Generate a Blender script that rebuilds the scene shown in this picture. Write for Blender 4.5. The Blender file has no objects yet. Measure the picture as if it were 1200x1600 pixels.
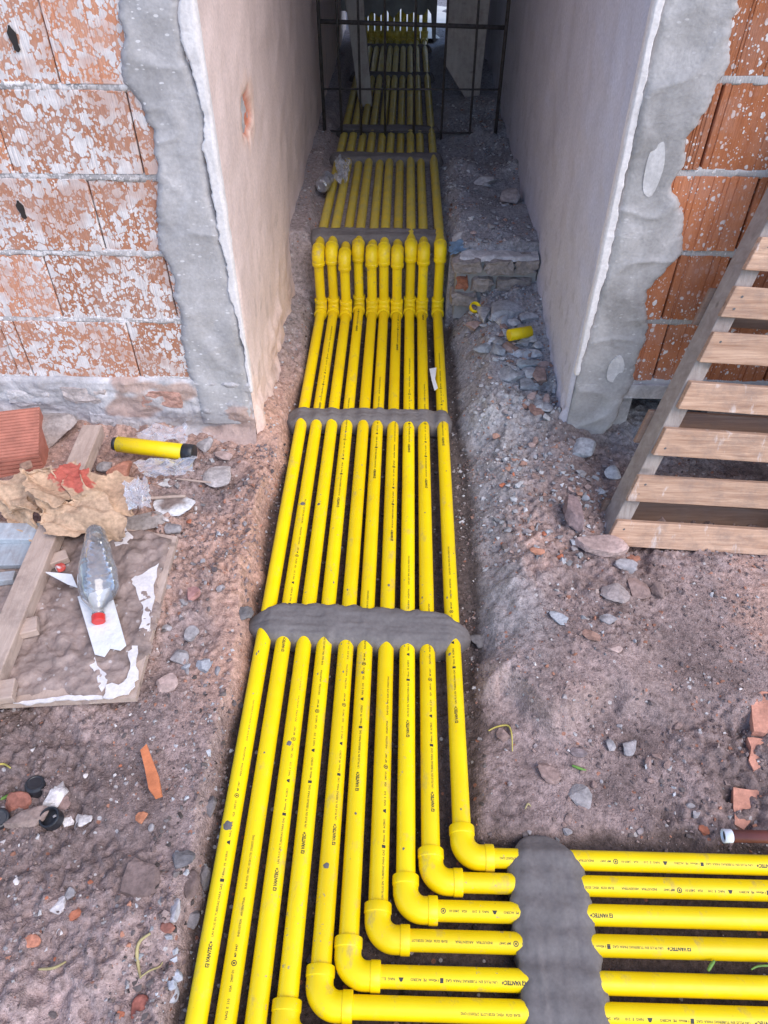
import bpy, bmesh, math, random
import numpy as np
from mathutils import Vector, Matrix, Euler

sc = bpy.context.scene
COL = sc.collection
R = math.radians

# ------------------------------------------------------------------ camera
PITCH, YAW, CZ, FPX = R(44.3), R(1.6), 1.52, 1157.0
cam_d = bpy.data.cameras.new('camera')
cam = bpy.data.objects.new('camera', cam_d)
COL.objects.link(cam)
cam.location = (0, 0, CZ)
cam.rotation_euler = (math.pi / 2 - PITCH, 0, YAW)
cam_d.sensor_fit = 'VERTICAL'
cam_d.sensor_height = 24.0
cam_d.sensor_width = 18.0
cam_d.lens = FPX / 1600 * 24.0
cam_d.clip_start = 0.02
cam_d.clip_end = 500
sc.camera = cam

# ------------------------------------------------------------------ sky and sun
SUN_EL, SUN_AZ = R(50), R(132)          # azimuth clockwise from +Y
world = bpy.data.worlds.new('World')
sc.world = world
world.use_nodes = True
wn = world.node_tree
bg = wn.nodes['Background']
sky = wn.nodes.new('ShaderNodeTexSky')
sky.sky_type = 'NISHITA'
sky.sun_disc = False
sky.sun_elevation = SUN_EL
sky.sun_rotation = SUN_AZ
sky.air_density = 1.0
sky.dust_density = 0.6
sky.ozone_density = 1.0
wn.links.new(sky.outputs[0], bg.inputs[0])
bg.inputs[1].default_value = 0.15
sun_d = bpy.data.lights.new('sun', 'SUN')
sun_d.energy = 1.25
sun_d.angle = R(45)
sun_d.color = (1.0, 0.90, 0.82)
sun = bpy.data.objects.new('sun', sun_d)
COL.objects.link(sun)
sd = Vector((math.sin(SUN_AZ) * math.cos(SUN_EL), math.cos(SUN_AZ) * math.cos(SUN_EL), math.sin(SUN_EL)))
sun.rotation_euler = sd.to_track_quat('Z', 'Y').to_euler()
sun.location = (2, -3, 6)
sc.view_settings.view_transform = 'Standard'
sc.view_settings.look = 'None'
sc.view_settings.gamma = 1
sc.view_settings.exposure = 1.12
sc.view_settings.use_curve_mapping = False
sc.cycles.max_bounces = 6
sc.cycles.diffuse_bounces = 3
sc.cycles.glossy_bounces = 2
sc.cycles.transmission_bounces = 3
sc.cycles.transparent_max_bounces = 8
sc.cycles.caustics_reflective = False
sc.cycles.caustics_refractive = False

# ------------------------------------------------------------------ measuring helpers (photo measurements -> metres)
_cp, _sp = math.cos(PITCH), math.sin(PITCH)
def _ray(px, py):
    x, y = (px - 600) / FPX, -(py - 800) / FPX
    dx, dy, dz = x, _cp + y * _sp, -_sp + y * _cp
    c, s = math.cos(YAW), math.sin(YAW)
    return c * dx - s * dy, s * dx + c * dy, dz
def G(px, py, z=0.06):
    d = _ray(px, py); t = (z - CZ) / d[2]
    return Vector((d[0] * t, d[1] * t, z))
def MPP(px, py, z=0.06):
    p = G(px, py, z)
    return (p.y * _cp - (z - CZ) * _sp) / FPX
def W(px, py, Y):
    d = _ray(px, py); t = Y / d[1]
    return Vector((d[0] * t, Y, d[2] * t + CZ))

# ------------------------------------------------------------------ noise
def _hash(ix, iy, iz, seed):
    h = (ix.astype(np.int64) * 374761393 + iy.astype(np.int64) * 668265263 + iz.astype(np.int64) * 2147483647 + seed * 1274126177) & 0xFFFFFFFF
    h = ((h ^ (h >> 13)) * 1274126177) & 0xFFFFFFFF
    h = ((h ^ (h >> 16)) * 2246822519) & 0xFFFFFFFF
    return ((h ^ (h >> 15)) & 0xFFFFFF) / float(0xFFFFFF)
def vnoise(x, y, z=0.0, seed=0):
    x, y, z = np.broadcast_arrays(np.asarray(x, float), np.asarray(y, float), np.asarray(z, float))
    ix, iy, iz = np.floor(x), np.floor(y), np.floor(z)
    fx, fy, fz = x - ix, y - iy, z - iz
    fx = fx * fx * (3 - 2 * fx); fy = fy * fy * (3 - 2 * fy); fz = fz * fz * (3 - 2 * fz)
    r = 0
    for a in (0, 1):
        for b in (0, 1):
            for c in (0, 1):
                w = (fx if a else 1 - fx) * (fy if b else 1 - fy) * (fz if c else 1 - fz)
                r = r + w * _hash(ix + a, iy + b, iz + c, seed)
    return r * 2 - 1
def fbm(x, y, z=0.0, octv=4, seed=0, gain=0.5):
    r, a, f = 0, 1.0, 1.0
    for o in range(octv):
        r = r + a * vnoise(np.asarray(x) * f, np.asarray(y) * f, np.asarray(z) * f, seed + o * 17)
        a *= gain; f *= 2.03
    return r
def sstep(a, b, x):
    t = np.clip((np.asarray(x, float) - a) / (b - a), 0, 1)
    return t * t * (3 - 2 * t)

# ------------------------------------------------------------------ object helpers
def origin_of(o):
    v = Vector((0, 0, 0))
    while o is not None:
        v += o.location; o = o.parent
    return v
def props(o, label=None, cat=None, group=None, kind=None):
    if label: o['label'] = label
    if cat: o['category'] = cat
    if group: o['group'] = group
    if kind: o['kind'] = kind
    return o
def thing(name, label, cat, loc=(0, 0, 0), group=None):
    o = bpy.data.objects.new(name, None)
    o.empty_display_size = 0.05
    COL.objects.link(o)
    o.location = loc
    return props(o, label, cat, group)
def mk(name, verts, faces, mat, parent=None, origin=None, smooth=False, cols=None, mats=None, midx=None):
    """one mesh object; verts are world coordinates"""
    org = Vector(origin) if origin is not None else (origin_of(parent) if parent else Vector((0, 0, 0)))
    v = np.asarray(verts, float) - np.array(org)
    me = bpy.data.meshes.new(name)
    me.from_pydata(v.tolist(), [], faces if isinstance(faces, list) else faces.tolist())
    if cols is not None:
        at = me.color_attributes.new('Col', 'FLOAT_COLOR', 'POINT')
        c = np.ones((len(v), 4)); c[:, :3] = cols
        at.data.foreach_set('color', c.ravel())
    for m in (mats or [mat]): me.materials.append(m)
    if midx is not None: me.polygons.foreach_set('material_index', midx)
    if smooth: me.polygons.foreach_set('use_smooth', [True] * len(me.polygons))
    me.update()
    o = bpy.data.objects.new(name, me)
    COL.objects.link(o)
    o.parent = parent
    o.location = org - (origin_of(parent) if parent else Vector((0, 0, 0)))
    return o
def inst(name, me, loc, parent=None, rot=None, scale=None):
    o = bpy.data.objects.new(name, me)
    COL.objects.link(o)
    o.parent = parent
    o.location = Vector(loc) - (origin_of(parent) if parent else Vector((0, 0, 0)))
    if rot is not None: o.rotation_euler = rot
    if scale is not None: o.scale = scale
    return o
def recalc(o):
    bm = bmesh.new(); bm.from_mesh(o.data)
    bmesh.ops.recalc_face_normals(bm, faces=bm.faces)
    bm.to_mesh(o.data); bm.free()
    return o
def gridfaces(nu, nv, off=0, flip=False):
    i, j = np.meshgrid(np.arange(nu - 1), np.arange(nv - 1), indexing='ij')
    a = (i * nv + j).ravel() + off
    f = np.stack([a, a + nv, a + nv + 1, a + 1], 1)
    return f[:, ::-1] if flip else f
def obox(o, ax, ay, az, jit=0, rnd=None):
    """oriented box: corner o, edge vectors"""
    o, ax, ay, az = (np.array(q, float) for q in (o, ax, ay, az))
    v = [o + a * ax + b * ay + c * az for c in (0, 1) for b in (0, 1) for a in (0, 1)]
    if jit and rnd: v = [q + np.array([rnd.uniform(-jit, jit) for _ in range(3)]) for q in v]
    f = [[0, 2, 3, 1], [4, 5, 7, 6], [0, 1, 5, 4], [2, 6, 7, 3], [0, 4, 6, 2], [1, 3, 7, 5]]
    return v, f
def bevel_mod(o, w, seg=2):
    m = o.modifiers.new('bevel', 'BEVEL'); m.width = w; m.segments = seg; m.limit_method = 'ANGLE'
    return o
def tube(path, radii, seg=20, caps=True):
    """sweep circle along polyline path"""
    P = [Vector(p) for p in path]
    n = len(P); V = []; F = []
    t0 = (P[1] - P[0]).normalized()
    up = Vector((0, 0, 1)) if abs(t0.z) < 0.9 else Vector((0, 1, 0))
    a = (up - t0 * up.dot(t0)).normalized()
    for k in range(n):
        t = (P[min(k + 1, n - 1)] - P[max(k - 1, 0)])
        if t.length < 1e-9: t = P[k] - P[k - 2]
        t.normalize()
        a = (a - t * a.dot(t)).normalized(); b = t.cross(a)
        for s in range(seg):
            q = 2 * math.pi * s / seg
            V.append(P[k] + (a * math.cos(q) + b * math.sin(q)) * radii[k])
    for k in range(n - 1):
        for s in range(seg):
            s2 = (s + 1) % seg
            F.append([k * seg + s, k * seg + s2, (k + 1) * seg + s2, (k + 1) * seg + s])
    if caps:
        F.append(list(range(seg))[::-1]); F.append([(n - 1) * seg + s for s in range(seg)])
    return [tuple(v) for v in V], F

# ------------------------------------------------------------------ materials
class NT:
    def __init__(s, name):
        s.m = bpy.data.materials.new(name); s.m.use_nodes = True
        s.t = s.m.node_tree; s.b = s.t.nodes['Principled BSDF']
    def n(s, typ, **kw):
        nd = s.t.nodes.new('ShaderNode' + typ)
        for k, v in kw.items(): setattr(nd, k, v)
        return nd
    def l(s, a, b): s.t.links.new(a, b)
    def pos(s): return s.n('NewGeometry').outputs['Position']
    def vmul(s, v, m):
        k = s.n('VectorMath', operation='MULTIPLY'); s.l(v, k.inputs[0]); k.inputs[1].default_value = m if not isinstance(m, (int, float)) else (m, m, m)
        return k.outputs[0]
    def noise(s, v, scale, det=4, rough=0.6, dist=0.0):
        k = s.n('TexNoise'); s.l(v, k.inputs['Vector']); k.inputs['Scale'].default_value = scale
        k.inputs['Detail'].default_value = det; k.inputs['Roughness'].default_value = rough; k.inputs['Distortion'].default_value = dist
        return k.outputs['Fac']
    def voro(s, v, scale, out='Distance', feature='F1'):
        k = s.n('TexVoronoi', feature=feature); s.l(v, k.inputs['Vector']); k.inputs['Scale'].default_value = scale
        return k.outputs[out]
    def ramp(s, f, *st):
        k = s.n('ValToRGB'); s.l(f, k.inputs[0]); e = k.color_ramp.elements
        while len(e) < len(st): e.new(0.5)
        for el, (p, c) in zip(e, st):
            el.position = p
            el.color = (c, c, c, 1) if isinstance(c, (int, float)) else (*c, 1)
        return k.outputs[0]
    def mix(s, f, a, b, mode='MIX'):
        k = s.n('Mix', data_type='RGBA', blend_type=mode)
        for q, i in ((f, 0), (a, 6), (b, 7)):
            if hasattr(q, 'links') or hasattr(q, 'is_linked'): s.l(q, k.inputs[i])
            else: k.inputs[i].default_value = q if isinstance(q, (int, float)) else (*q, 1)
        return k.outputs[2]
    def math(s, op, a, b=0.0):
        k = s.n('Math', operation=op)
        for q, i in ((a, 0), (b, 1)):
            if hasattr(q, 'is_linked'): s.l(q, k.inputs[i])
            else: k.inputs[i].default_value = q
        return k.outputs[0]
    def attr(s): 
        k = s.n('Attribute'); k.attribute_name = 'Col'; return k.outputs['Color']
    def rand(s): return s.n('ObjectInfo').outputs['Random']
    def bump(s, h, dist, strength=1.0, prev=None):
        k = s.n('Bump'); s.l(h, k.inputs['Height']); k.inputs['Distance'].default_value = dist; k.inputs['Strength'].default_value = strength
        if prev is not None: s.l(prev, k.inputs['Normal'])
        return k.outputs[0]
    def out(s, col=None, rough=None, nrm=None, **kw):
        for q, i in ((col, 'Base Color'), (rough, 'Roughness')):
            if q is None: continue
            if hasattr(q, 'is_linked'): s.l(q, s.b.inputs[i])
            else: s.b.inputs[i].default_value = q if isinstance(q, (int, float)) else (*q, 1)
        if nrm is not None: s.l(nrm, s.b.inputs['Normal'])
        for k, v in kw.items(): s.b.inputs[k.replace('_', ' ')].default_value = v
        return s.m
def scl(c, f): return tuple(max(0, q * f) for q in c)

def m_plain(name, c, rough=0.7, var=0.25, scale=40, bump=0.0015, **kw):
    t = NT(name); p = t.pos()
    col = t.ramp(t.noise(p, scale, 5), (0.3, scl(c, 1 - var)), (0.7, scl(c, 1 + var)))
    return t.out(col, rough, t.bump(t.noise(p, scale * 3, 4), bump), **kw)

def m_soil():
    t = NT('soil'); p = t.pos(); c = t.attr()
    nz_ = t.noise(p, 70, 4, 0.8)
    f = t.ramp(nz_, (0.3, 0.45), (0.5, 0.98), (0.7, 1.5))
    c2 = t.mix(1.0, c, f, 'MULTIPLY')
    k = t.n('TexVoronoi'); t.l(p, k.inputs['Vector']); k.inputs['Scale'].default_value = 75
    sp = t.n('SeparateColor'); t.l(k.outputs['Color'], sp.inputs[0])
    spot = t.ramp(t.math('SUBTRACT', t.math('MULTIPLY', t.math('POWER', sp.outputs[0], 6.0), 0.4), k.outputs['Distance']), (0.0, 0.0), (0.05, 1.0))
    c2 = t.mix(t.math('MULTIPLY', spot, 0.8), c2, t.ramp(sp.outputs[1], (0.45, (0.54, 0.50, 0.49)), (0.55, (0.38, 0.16, 0.10))))
    b2 = t.bump(t.noise(p, 210, 2, 0.7), 0.006, 0.9)
    return t.out(c2, 0.95, b2, Specular_IOR_Level=0.2)

def m_yellow(name='yellow_coating', dirt=0.55):
    t = NT(name); p = t.pos()
    base = t.ramp(t.noise(p, 9, 3), (0.3, (0.87, 0.61, 0.002)), (0.7, (0.94, 0.70, 0.003)))
    d1 = t.ramp(t.noise(t.vmul(p, (1.0, 0.55, 1.0)), 26, 5, 0.7), (0.57, 0.0), (0.72, 1.0))
    col = t.mix(t.math('MULTIPLY', d1, dirt), base, (0.40, 0.30, 0.14))
    d3 = t.ramp(t.noise(t.vmul(p, (1.0, 1.0, 1.0)), 75, 3, 0.7), (0.63, 0.0), (0.68, 1.0))
    m3 = t.ramp(t.noise(p, 6.5, 2), (0.52, 0.0), (0.6, 1.0))
    col = t.mix(t.math('MULTIPLY', t.math('MULTIPLY', d3, m3), 0.7), col, (0.30, 0.25, 0.20))
    d2 = t.ramp(t.noise(p, 210, 3, 0.6), (0.70, 0.0), (0.76, 1.0))
    m2 = t.ramp(t.noise(p, 14, 2), (0.5, 0.0), (0.65, 1.0))
    col = t.mix(t.math('MULTIPLY', t.math('MULTIPLY', d2, m2), 0.8), col, (0.16, 0.11, 0.05))
    col = t.mix(1.0, col, t.ramp(t.rand(), (0.0, (0.90, 0.87, 0.9)), (1.0, (1.04, 1.04, 1.0))), 'MULTIPLY')
    # dust deeper in the passage, its colour also carrying the passage shade
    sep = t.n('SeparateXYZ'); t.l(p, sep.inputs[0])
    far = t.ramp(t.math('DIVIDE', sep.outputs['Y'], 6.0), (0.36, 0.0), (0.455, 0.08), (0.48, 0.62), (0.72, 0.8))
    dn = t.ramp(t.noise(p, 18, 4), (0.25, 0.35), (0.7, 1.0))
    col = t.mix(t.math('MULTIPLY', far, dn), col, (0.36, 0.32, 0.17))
    ro = t.ramp(t.noise(p, 30, 4), (0.3, 0.30), (0.75, 0.48))
    return t.out(col, ro, t.bump(t.noise(p, 60, 3), 0.0006, 0.4), Specular_IOR_Level=0.4)

def m_brick(name, c1, c2, paint, seed):
    t = NT(name); p = t.pos()
    n1 = t.noise(t.vmul(p, (3.0, 1.0, 0.35)), 16, 6, 0.7)
    rnd = t.rand()
    base = t.mix(n1, c1, c2)
    base = t.mix(1.0, base, t.ramp(rnd, (0.0, 0.78), (1.0, 1.15)), 'MULTIPLY')
    off = t.n('VectorMath', operation='ADD'); t.l(p, off.inputs[0]); off.inputs[1].default_value = (seed, 0, seed * 0.7)
    nn = t.n('TexNoise'); t.l(off.outputs[0], nn.inputs['Vector']); nn.inputs['Scale'].default_value = 45; nn.inputs['Detail'].default_value = 3
    ad = t.n('VectorMath', operation='MULTIPLY_ADD'); t.l(nn.outputs['Color'], ad.inputs[0]); ad.inputs[1].default_value = (0.012, 0.012, 0.016); t.l(off.outputs[0], ad.inputs[2])
    q = t.vmul(ad.outputs[0], (1.0, 1.0, 0.8))
    # lime splashes: drops of three sizes, each with its own radius
    def drops(scale, rmax, soft=0.05):
        k = t.n('TexVoronoi'); t.l(q, k.inputs['Vector']); k.inputs['Scale'].default_value = scale
        sp = t.n('SeparateColor'); t.l(k.outputs['Color'], sp.inputs[0])
        r_ = t.math('MULTIPLY', t.math('POWER', sp.outputs[0], 1.6), rmax)
        return t.ramp(t.math('SUBTRACT', r_, k.outputs['Distance']), (0.0, 0.0), (soft, 1.0))
    mk_ = t.math('MAXIMUM', t.math('MAXIMUM', drops(30, paint * (0.62 if paint > 0.8 else 0.3)), drops(72, paint * 0.92)), drops(165, paint * 0.9, 0.1))
    ms = t.ramp(t.noise(p, 9, 3), (0.36, 0.12 if paint < 0.8 else 0.45), (0.52, 1.0))
    mk_ = t.math('MULTIPLY', mk_, ms)
    wh = t.ramp(t.noise(p, 35, 3), (0.3, (0.62, 0.57, 0.57)), (0.7, (0.82, 0.77, 0.77)))
    haze_ = t.math('MULTIPLY', t.ramp(t.noise(p, 10, 4, 0.7), (0.45, 0.0), (0.75, 1.0)), 0.4 * paint)
    base = t.mix(haze_, base, (0.60, 0.50, 0.48))
    col = t.mix(t.math('MULTIPLY', mk_, 0.95), base, wh)
    b = t.bump(t.noise(t.vmul(p, (6.0, 1.0, 0.5)), 40, 3), 0.005, 0.7)
    b = t.bump(mk_, 0.0012, 0.6, b)
    return t.out(col, 0.88, b, Specular_IOR_Level=0.25)

def m_render(name, c, blot, sc_=9, bumpd=0.006, attr=False, spk=0.0):
    """cement render and plaster: blotches, trowel streaks, specks"""
    t = NT(name); p = t.pos()
    a = t.attr() if attr else None
    col = t.ramp(t.noise(t.vmul(p, (1, 1, 0.55)), sc_, 6, 0.6, 0.6), (0.28, scl(c, 1 - blot)), (0.72, scl(c, 1 + blot)))
    if a is not None: col = t.mix(1.0, col, a, 'MULTIPLY')
    col = t.mix(1.0, col, t.ramp(t.noise(p, 120, 4), (0.3, 0.88), (0.7, 1.1)), 'MULTIPLY')
    if spk:
        k = t.n('TexVoronoi'); t.l(t.vmul(p, (1, 1, 1.9)), k.inputs['Vector']); k.inputs['Scale'].default_value = 62
        sp_ = t.n('SeparateColor'); t.l(k.outputs['Color'], sp_.inputs[0])
        s_ = t.ramp(t.math('SUBTRACT', t.math('MULTIPLY', t.math('POWER', sp_.outputs[0], 4.0), 0.42), k.outputs['Distance']), (0.0, 0.0), (0.06, 1.0))
        m_ = t.ramp(t.noise(p, 9, 2), (0.4, 0.15), (0.6, 1.0))
        col = t.mix(t.math('MULTIPLY', t.math('MULTIPLY', s_, m_), spk), col, (0.72, 0.69, 0.70))
    dk = t.ramp(t.noise(t.vmul(p, (1, 1, 0.5)), 33, 3), (0.70, 0.0), (0.76, 0.6))
    col = t.mix(t.math('MULTIPLY', dk, 0.45), col, scl(c, 0.45))
    b = t.bump(t.noise(p, 16, 3, 0.5, 0.8), bumpd * 2.0, 0.6)
    b = t.bump(t.noise(p, 140, 5, 0.65), bumpd * 0.35, 0.7, b)
    return t.out(col, 0.9, b, Specular_IOR_Level=0.25)

def m_wood(name, c1, c2, axis=(1, 12, 12), rough=0.75, stain=None):
    t = NT(name)
    tc = t.n('TexCoord').outputs['Object']
    ad = t.n('VectorMath', operation='MULTIPLY_ADD'); ad.inputs[1].default_value = (7, 13, 3); t.l(t.rand(), ad.inputs[0]); t.l(tc, ad.inputs[2])
    q = t.vmul(ad.outputs[0], axis)
    n1 = t.noise(q, 7, 6, 0.65, 0.7)
    col = t.ramp(n1, (0.28, c1), (0.5, tuple((a + b) / 2 for a, b in zip(c1, c2))), (0.72, c2))
    kn = t.ramp(t.voro(t.vmul(ad.outputs[0], (1, 2.2, 2.2)), 6.5), (0.06, 1.0), (0.14, 0.0))
    col = t.mix(t.math('MULTIPLY', kn, 0.6), col, scl(c1, 0.4))
    col = t.mix(1.0, col, t.ramp(t.rand(), (0, 0.86), (1, 1.1)), 'MULTIPLY')
    if stain:
        p = t.pos()
        st = t.ramp(t.noise(t.vmul(p, (3.2, 1, 1)), 6.5, 5, 0.7), (0.58, 0.0), (0.68, 1.0))
        col = t.mix(t.math('MULTIPLY', st, 0.65), col, stain)
    gd = t.ramp(t.noise(t.pos(), 16, 6, 0.75), (0.46, 0.0), (0.72, 0.65))
    col = t.mix(gd, col, (0.22, 0.16, 0.14))
    return t.out(col, rough, t.bump(t.noise(q, 30, 4), 0.002, 0.6), Specular_IOR_Level=0.3)

def m_attr(name, rough=0.9, bscale=160, bd=0.003):
    t = NT(name); p = t.pos()
    col = t.mix(1.0, t.attr(), t.ramp(t.noise(p, 90, 5), (0.3, 0.7), (0.7, 1.25)), 'MULTIPLY')
    return t.out(col, rough, t.bump(t.noise(p, bscale, 5), bd, 0.8), Specular_IOR_Level=0.2)

def m_clear(name, tint=(0.85, 0.88, 0.92), haze_=0.12, rough=0.08, refl=1.6):
    t = NT(name)
    t.out(tint, 0.5)
    tr = t.n('BsdfTransparent'); tr.inputs[0].default_value = (0.97, 0.97, 0.98, 1)
    gl = t.n('BsdfGlossy'); gl.inputs['Roughness'].default_value = rough; gl.inputs[0].default_value = (1, 1, 1, 1)
    bp_ = t.bump(t.noise(t.pos(), 45, 2), 0.004, 0.25); t.l(bp_, gl.inputs['Normal'])
    fr = t.n('Fresnel'); fr.inputs[0].default_value = 1.6; t.l(bp_, fr.inputs['Normal'])
    m1 = t.n('MixShader'); t.l(t.math('MULTIPLY', fr.outputs[0], refl), m1.inputs[0]); t.l(tr.outputs[0], m1.inputs[1]); t.l(gl.outputs[0], m1.inputs[2])
    m2 = t.n('MixShader'); t.l(t.ramp(t.noise(t.pos(), 22, 4), (0.35, haze_ * 0.5), (0.7, haze_ * 1.8)), m2.inputs[0]); t.l(m1.outputs[0], m2.inputs[1]); t.l(t.b.outputs[0], m2.inputs[2])
    t.l(m2.outputs[0], t.t.nodes['Material Output'].inputs[0])
    return t.m

M = {}
M['soil'] = m_soil()
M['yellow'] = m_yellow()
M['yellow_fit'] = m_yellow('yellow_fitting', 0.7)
M['ink'] = m_plain('black_ink', (0.028, 0.026, 0.024), 0.6, 0.3, 200, 0.0002)
M['brick_l'] = m_brick('brick_splashed', (0.46, 0.17, 0.095), (0.64, 0.32, 0.20), 1.0, 3.1)
M['brick_r'] = m_brick('brick_ribbed', (0.33, 0.10, 0.045), (0.58, 0.22, 0.10), 0.5, 8.7)
M['bed_l'] = m_brick('bed_mortar_splashed', (0.40, 0.37, 0.37), (0.52, 0.48, 0.48), 0.95, 5.3)
M['bed_r'] = m_brick('bed_mortar_right', (0.36, 0.34, 0.345), (0.50, 0.47, 0.47), 0.5, 9.3)
M['bed'] = m_render('bed_mortar', (0.54, 0.51, 0.515), 0.3, 26, 0.008, spk=0.9)
M['render_l'] = m_render('cement_render_left', (0.43, 0.405, 0.41), 0.26, 7, 0.003, spk=0.9)
M['render_r'] = m_render('cement_render_right', (0.40, 0.375, 0.375), 0.32, 6, 0.0035, spk=0.4)
M['filler'] = m_render('filler', (0.56, 0.53, 0.535), 0.2, 30, 0.003)
M['white_plaster'] = m_render('white_plaster', (0.74, 0.69, 0.69), 0.12, 25, 0.003)
M['paint_warmlit'] = m_render('passage_paint_warm_light', (0.80, 0.63, 0.585), 0.06, 5, 0.0018, attr=True)  # pinkish wall paint with warm reflected light mixed into the colour
M['paint_bluelit'] = m_render('passage_paint_blue_light', (0.56, 0.56, 0.655), 0.09, 5, 0.0018, attr=True)  # wall paint tinted bluish, the cool passage light put into the colour
M['footing'] = m_render('footing', (1, 1, 1), 0.2, 26, 0.008, attr=True)
M['slab'] = m_plain('concrete_slab', (0.30, 0.29, 0.29), 0.9, 0.2, 12, 0.004)
M['wet_mortar'] = m_render('wet_mortar', (0.168, 0.149, 0.145), 0.16, 12, 0.0024)
M['rust'] = m_plain('dark_steel', (0.085, 0.075, 0.075), 0.6, 0.4, 60, 0.001, Metallic=0.3)
M['rock'] = m_attr('stone')
M['pebble'] = m_attr('pebbles', 0.95, 220, 0.002)
M['oldbrick'] = m_attr('old_brick', 0.9, 120, 0.004)
M['slat'] = m_wood('pallet_pine', (0.33, 0.18, 0.115), (0.64, 0.42, 0.30), (1, 16, 16), 0.75, (0.74, 0.68, 0.66))
M['slat_dark'] = m_wood('pallet_pine_dark', (0.20, 0.12, 0.09), (0.34, 0.22, 0.16), (1, 14, 14))
M['stringer'] = m_wood('weathered_stringer', (0.26, 0.215, 0.195), (0.42, 0.36, 0.33), (14, 3, 1.5))
M['timber'] = m_wood('timber', (0.40, 0.29, 0.24), (0.58, 0.45, 0.38), (10, 1.5, 10))
M['greyboard'] = m_wood('grey_board', (0.34, 0.37, 0.41), (0.50, 0.53, 0.57), (1, 9, 9), 0.6)
M['darkboard'] = m_wood('dark_board', (0.36, 0.32, 0.30), (0.48, 0.43, 0.40), (9, 9, 1))
M['black_plastic'] = m_plain('black_plastic', (0.022, 0.022, 0.027), 0.42, 0.3, 60, 0.0005)
M['red_plastic'] = m_plain('red_plastic', (0.62, 0.04, 0.035), 0.35, 0.12, 40, 0.0003)
M['clear'] = m_clear('clear_bottle', (0.85, 0.85, 0.88), 0.13, 0.06)
M['film'] = m_clear('clear_film', (0.78, 0.80, 0.90), 0.24, 0.35, 0.6)
M['white_card'] = m_plain('white_card', (0.74, 0.74, 0.76), 0.6, 0.10, 22, 0.003)
M['kraft'] = m_attr('kraft_paper', 0.8, 60, 0.001)
M['terracotta'] = m_plain('terracotta', (0.62, 0.20, 0.085), 0.85, 0.2, 30, 0.002)
M['brown_pvc'] = m_plain('brown_pvc', (0.17, 0.05, 0.04), 0.4, 0.15, 30, 0.0004)
M['white_pvc'] = m_plain('white_pvc', (0.75, 0.78, 0.84), 0.4, 0.05, 30, 0.0003)
M['hollow'] = m_plain('cavity_shade', (0.03, 0.022, 0.02), 0.7, 0.3, 30, 0.0003)  # near-black colour standing in for shade inside holes and pipe ends
M['straw'] = m_plain('yellow_strip', (0.52, 0.43, 0.10), 0.6, 0.25, 60, 0.0005)
M['leaf'] = m_plain('green_leaf', (0.13, 0.26, 0.045), 0.55, 0.3, 60, 0.0006)
M['drygrass'] = m_plain('dry_grass', (0.40, 0.33, 0.16), 0.8, 0.25, 60, 0.0006)
M['can'] = m_plain('aluminium', (0.55, 0.55, 0.60), 0.3, 0.3, 50, 0.002, Metallic=0.8)
M['blue_bag'] = m_plain('blue_plastic', (0.20, 0.30, 0.42), 0.45, 0.2, 40, 0.001)
M['steel'] = m_plain('steel_nail', (0.10, 0.09, 0.09), 0.5, 0.3, 80, 0.0003)
M['pale'] = m_plain('pale_pavement', (0.80, 0.77, 0.72), 0.9, 0.1, 8, 0.001)
M['lit_wall'] = m_plain('cream_wall', (0.80, 0.75, 0.68), 0.9, 0.1, 8, 0.002)

# ------------------------------------------------------------------ scene constants
YF = 1.85                     # front face of both houses
XL, XR = -0.449, 0.506        # inner faces of the passage
PX = [-0.327, -0.277, -0.226, -0.176, -0.1225, -0.076, -0.0245, 0.027, 0.076, 0.139]
PR = 0.0187                   # pipe radius
ZP = 0.022                    # axis height, lower run
ZU = 0.258                    # axis height, upper run
rng = random.Random(11)

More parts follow.
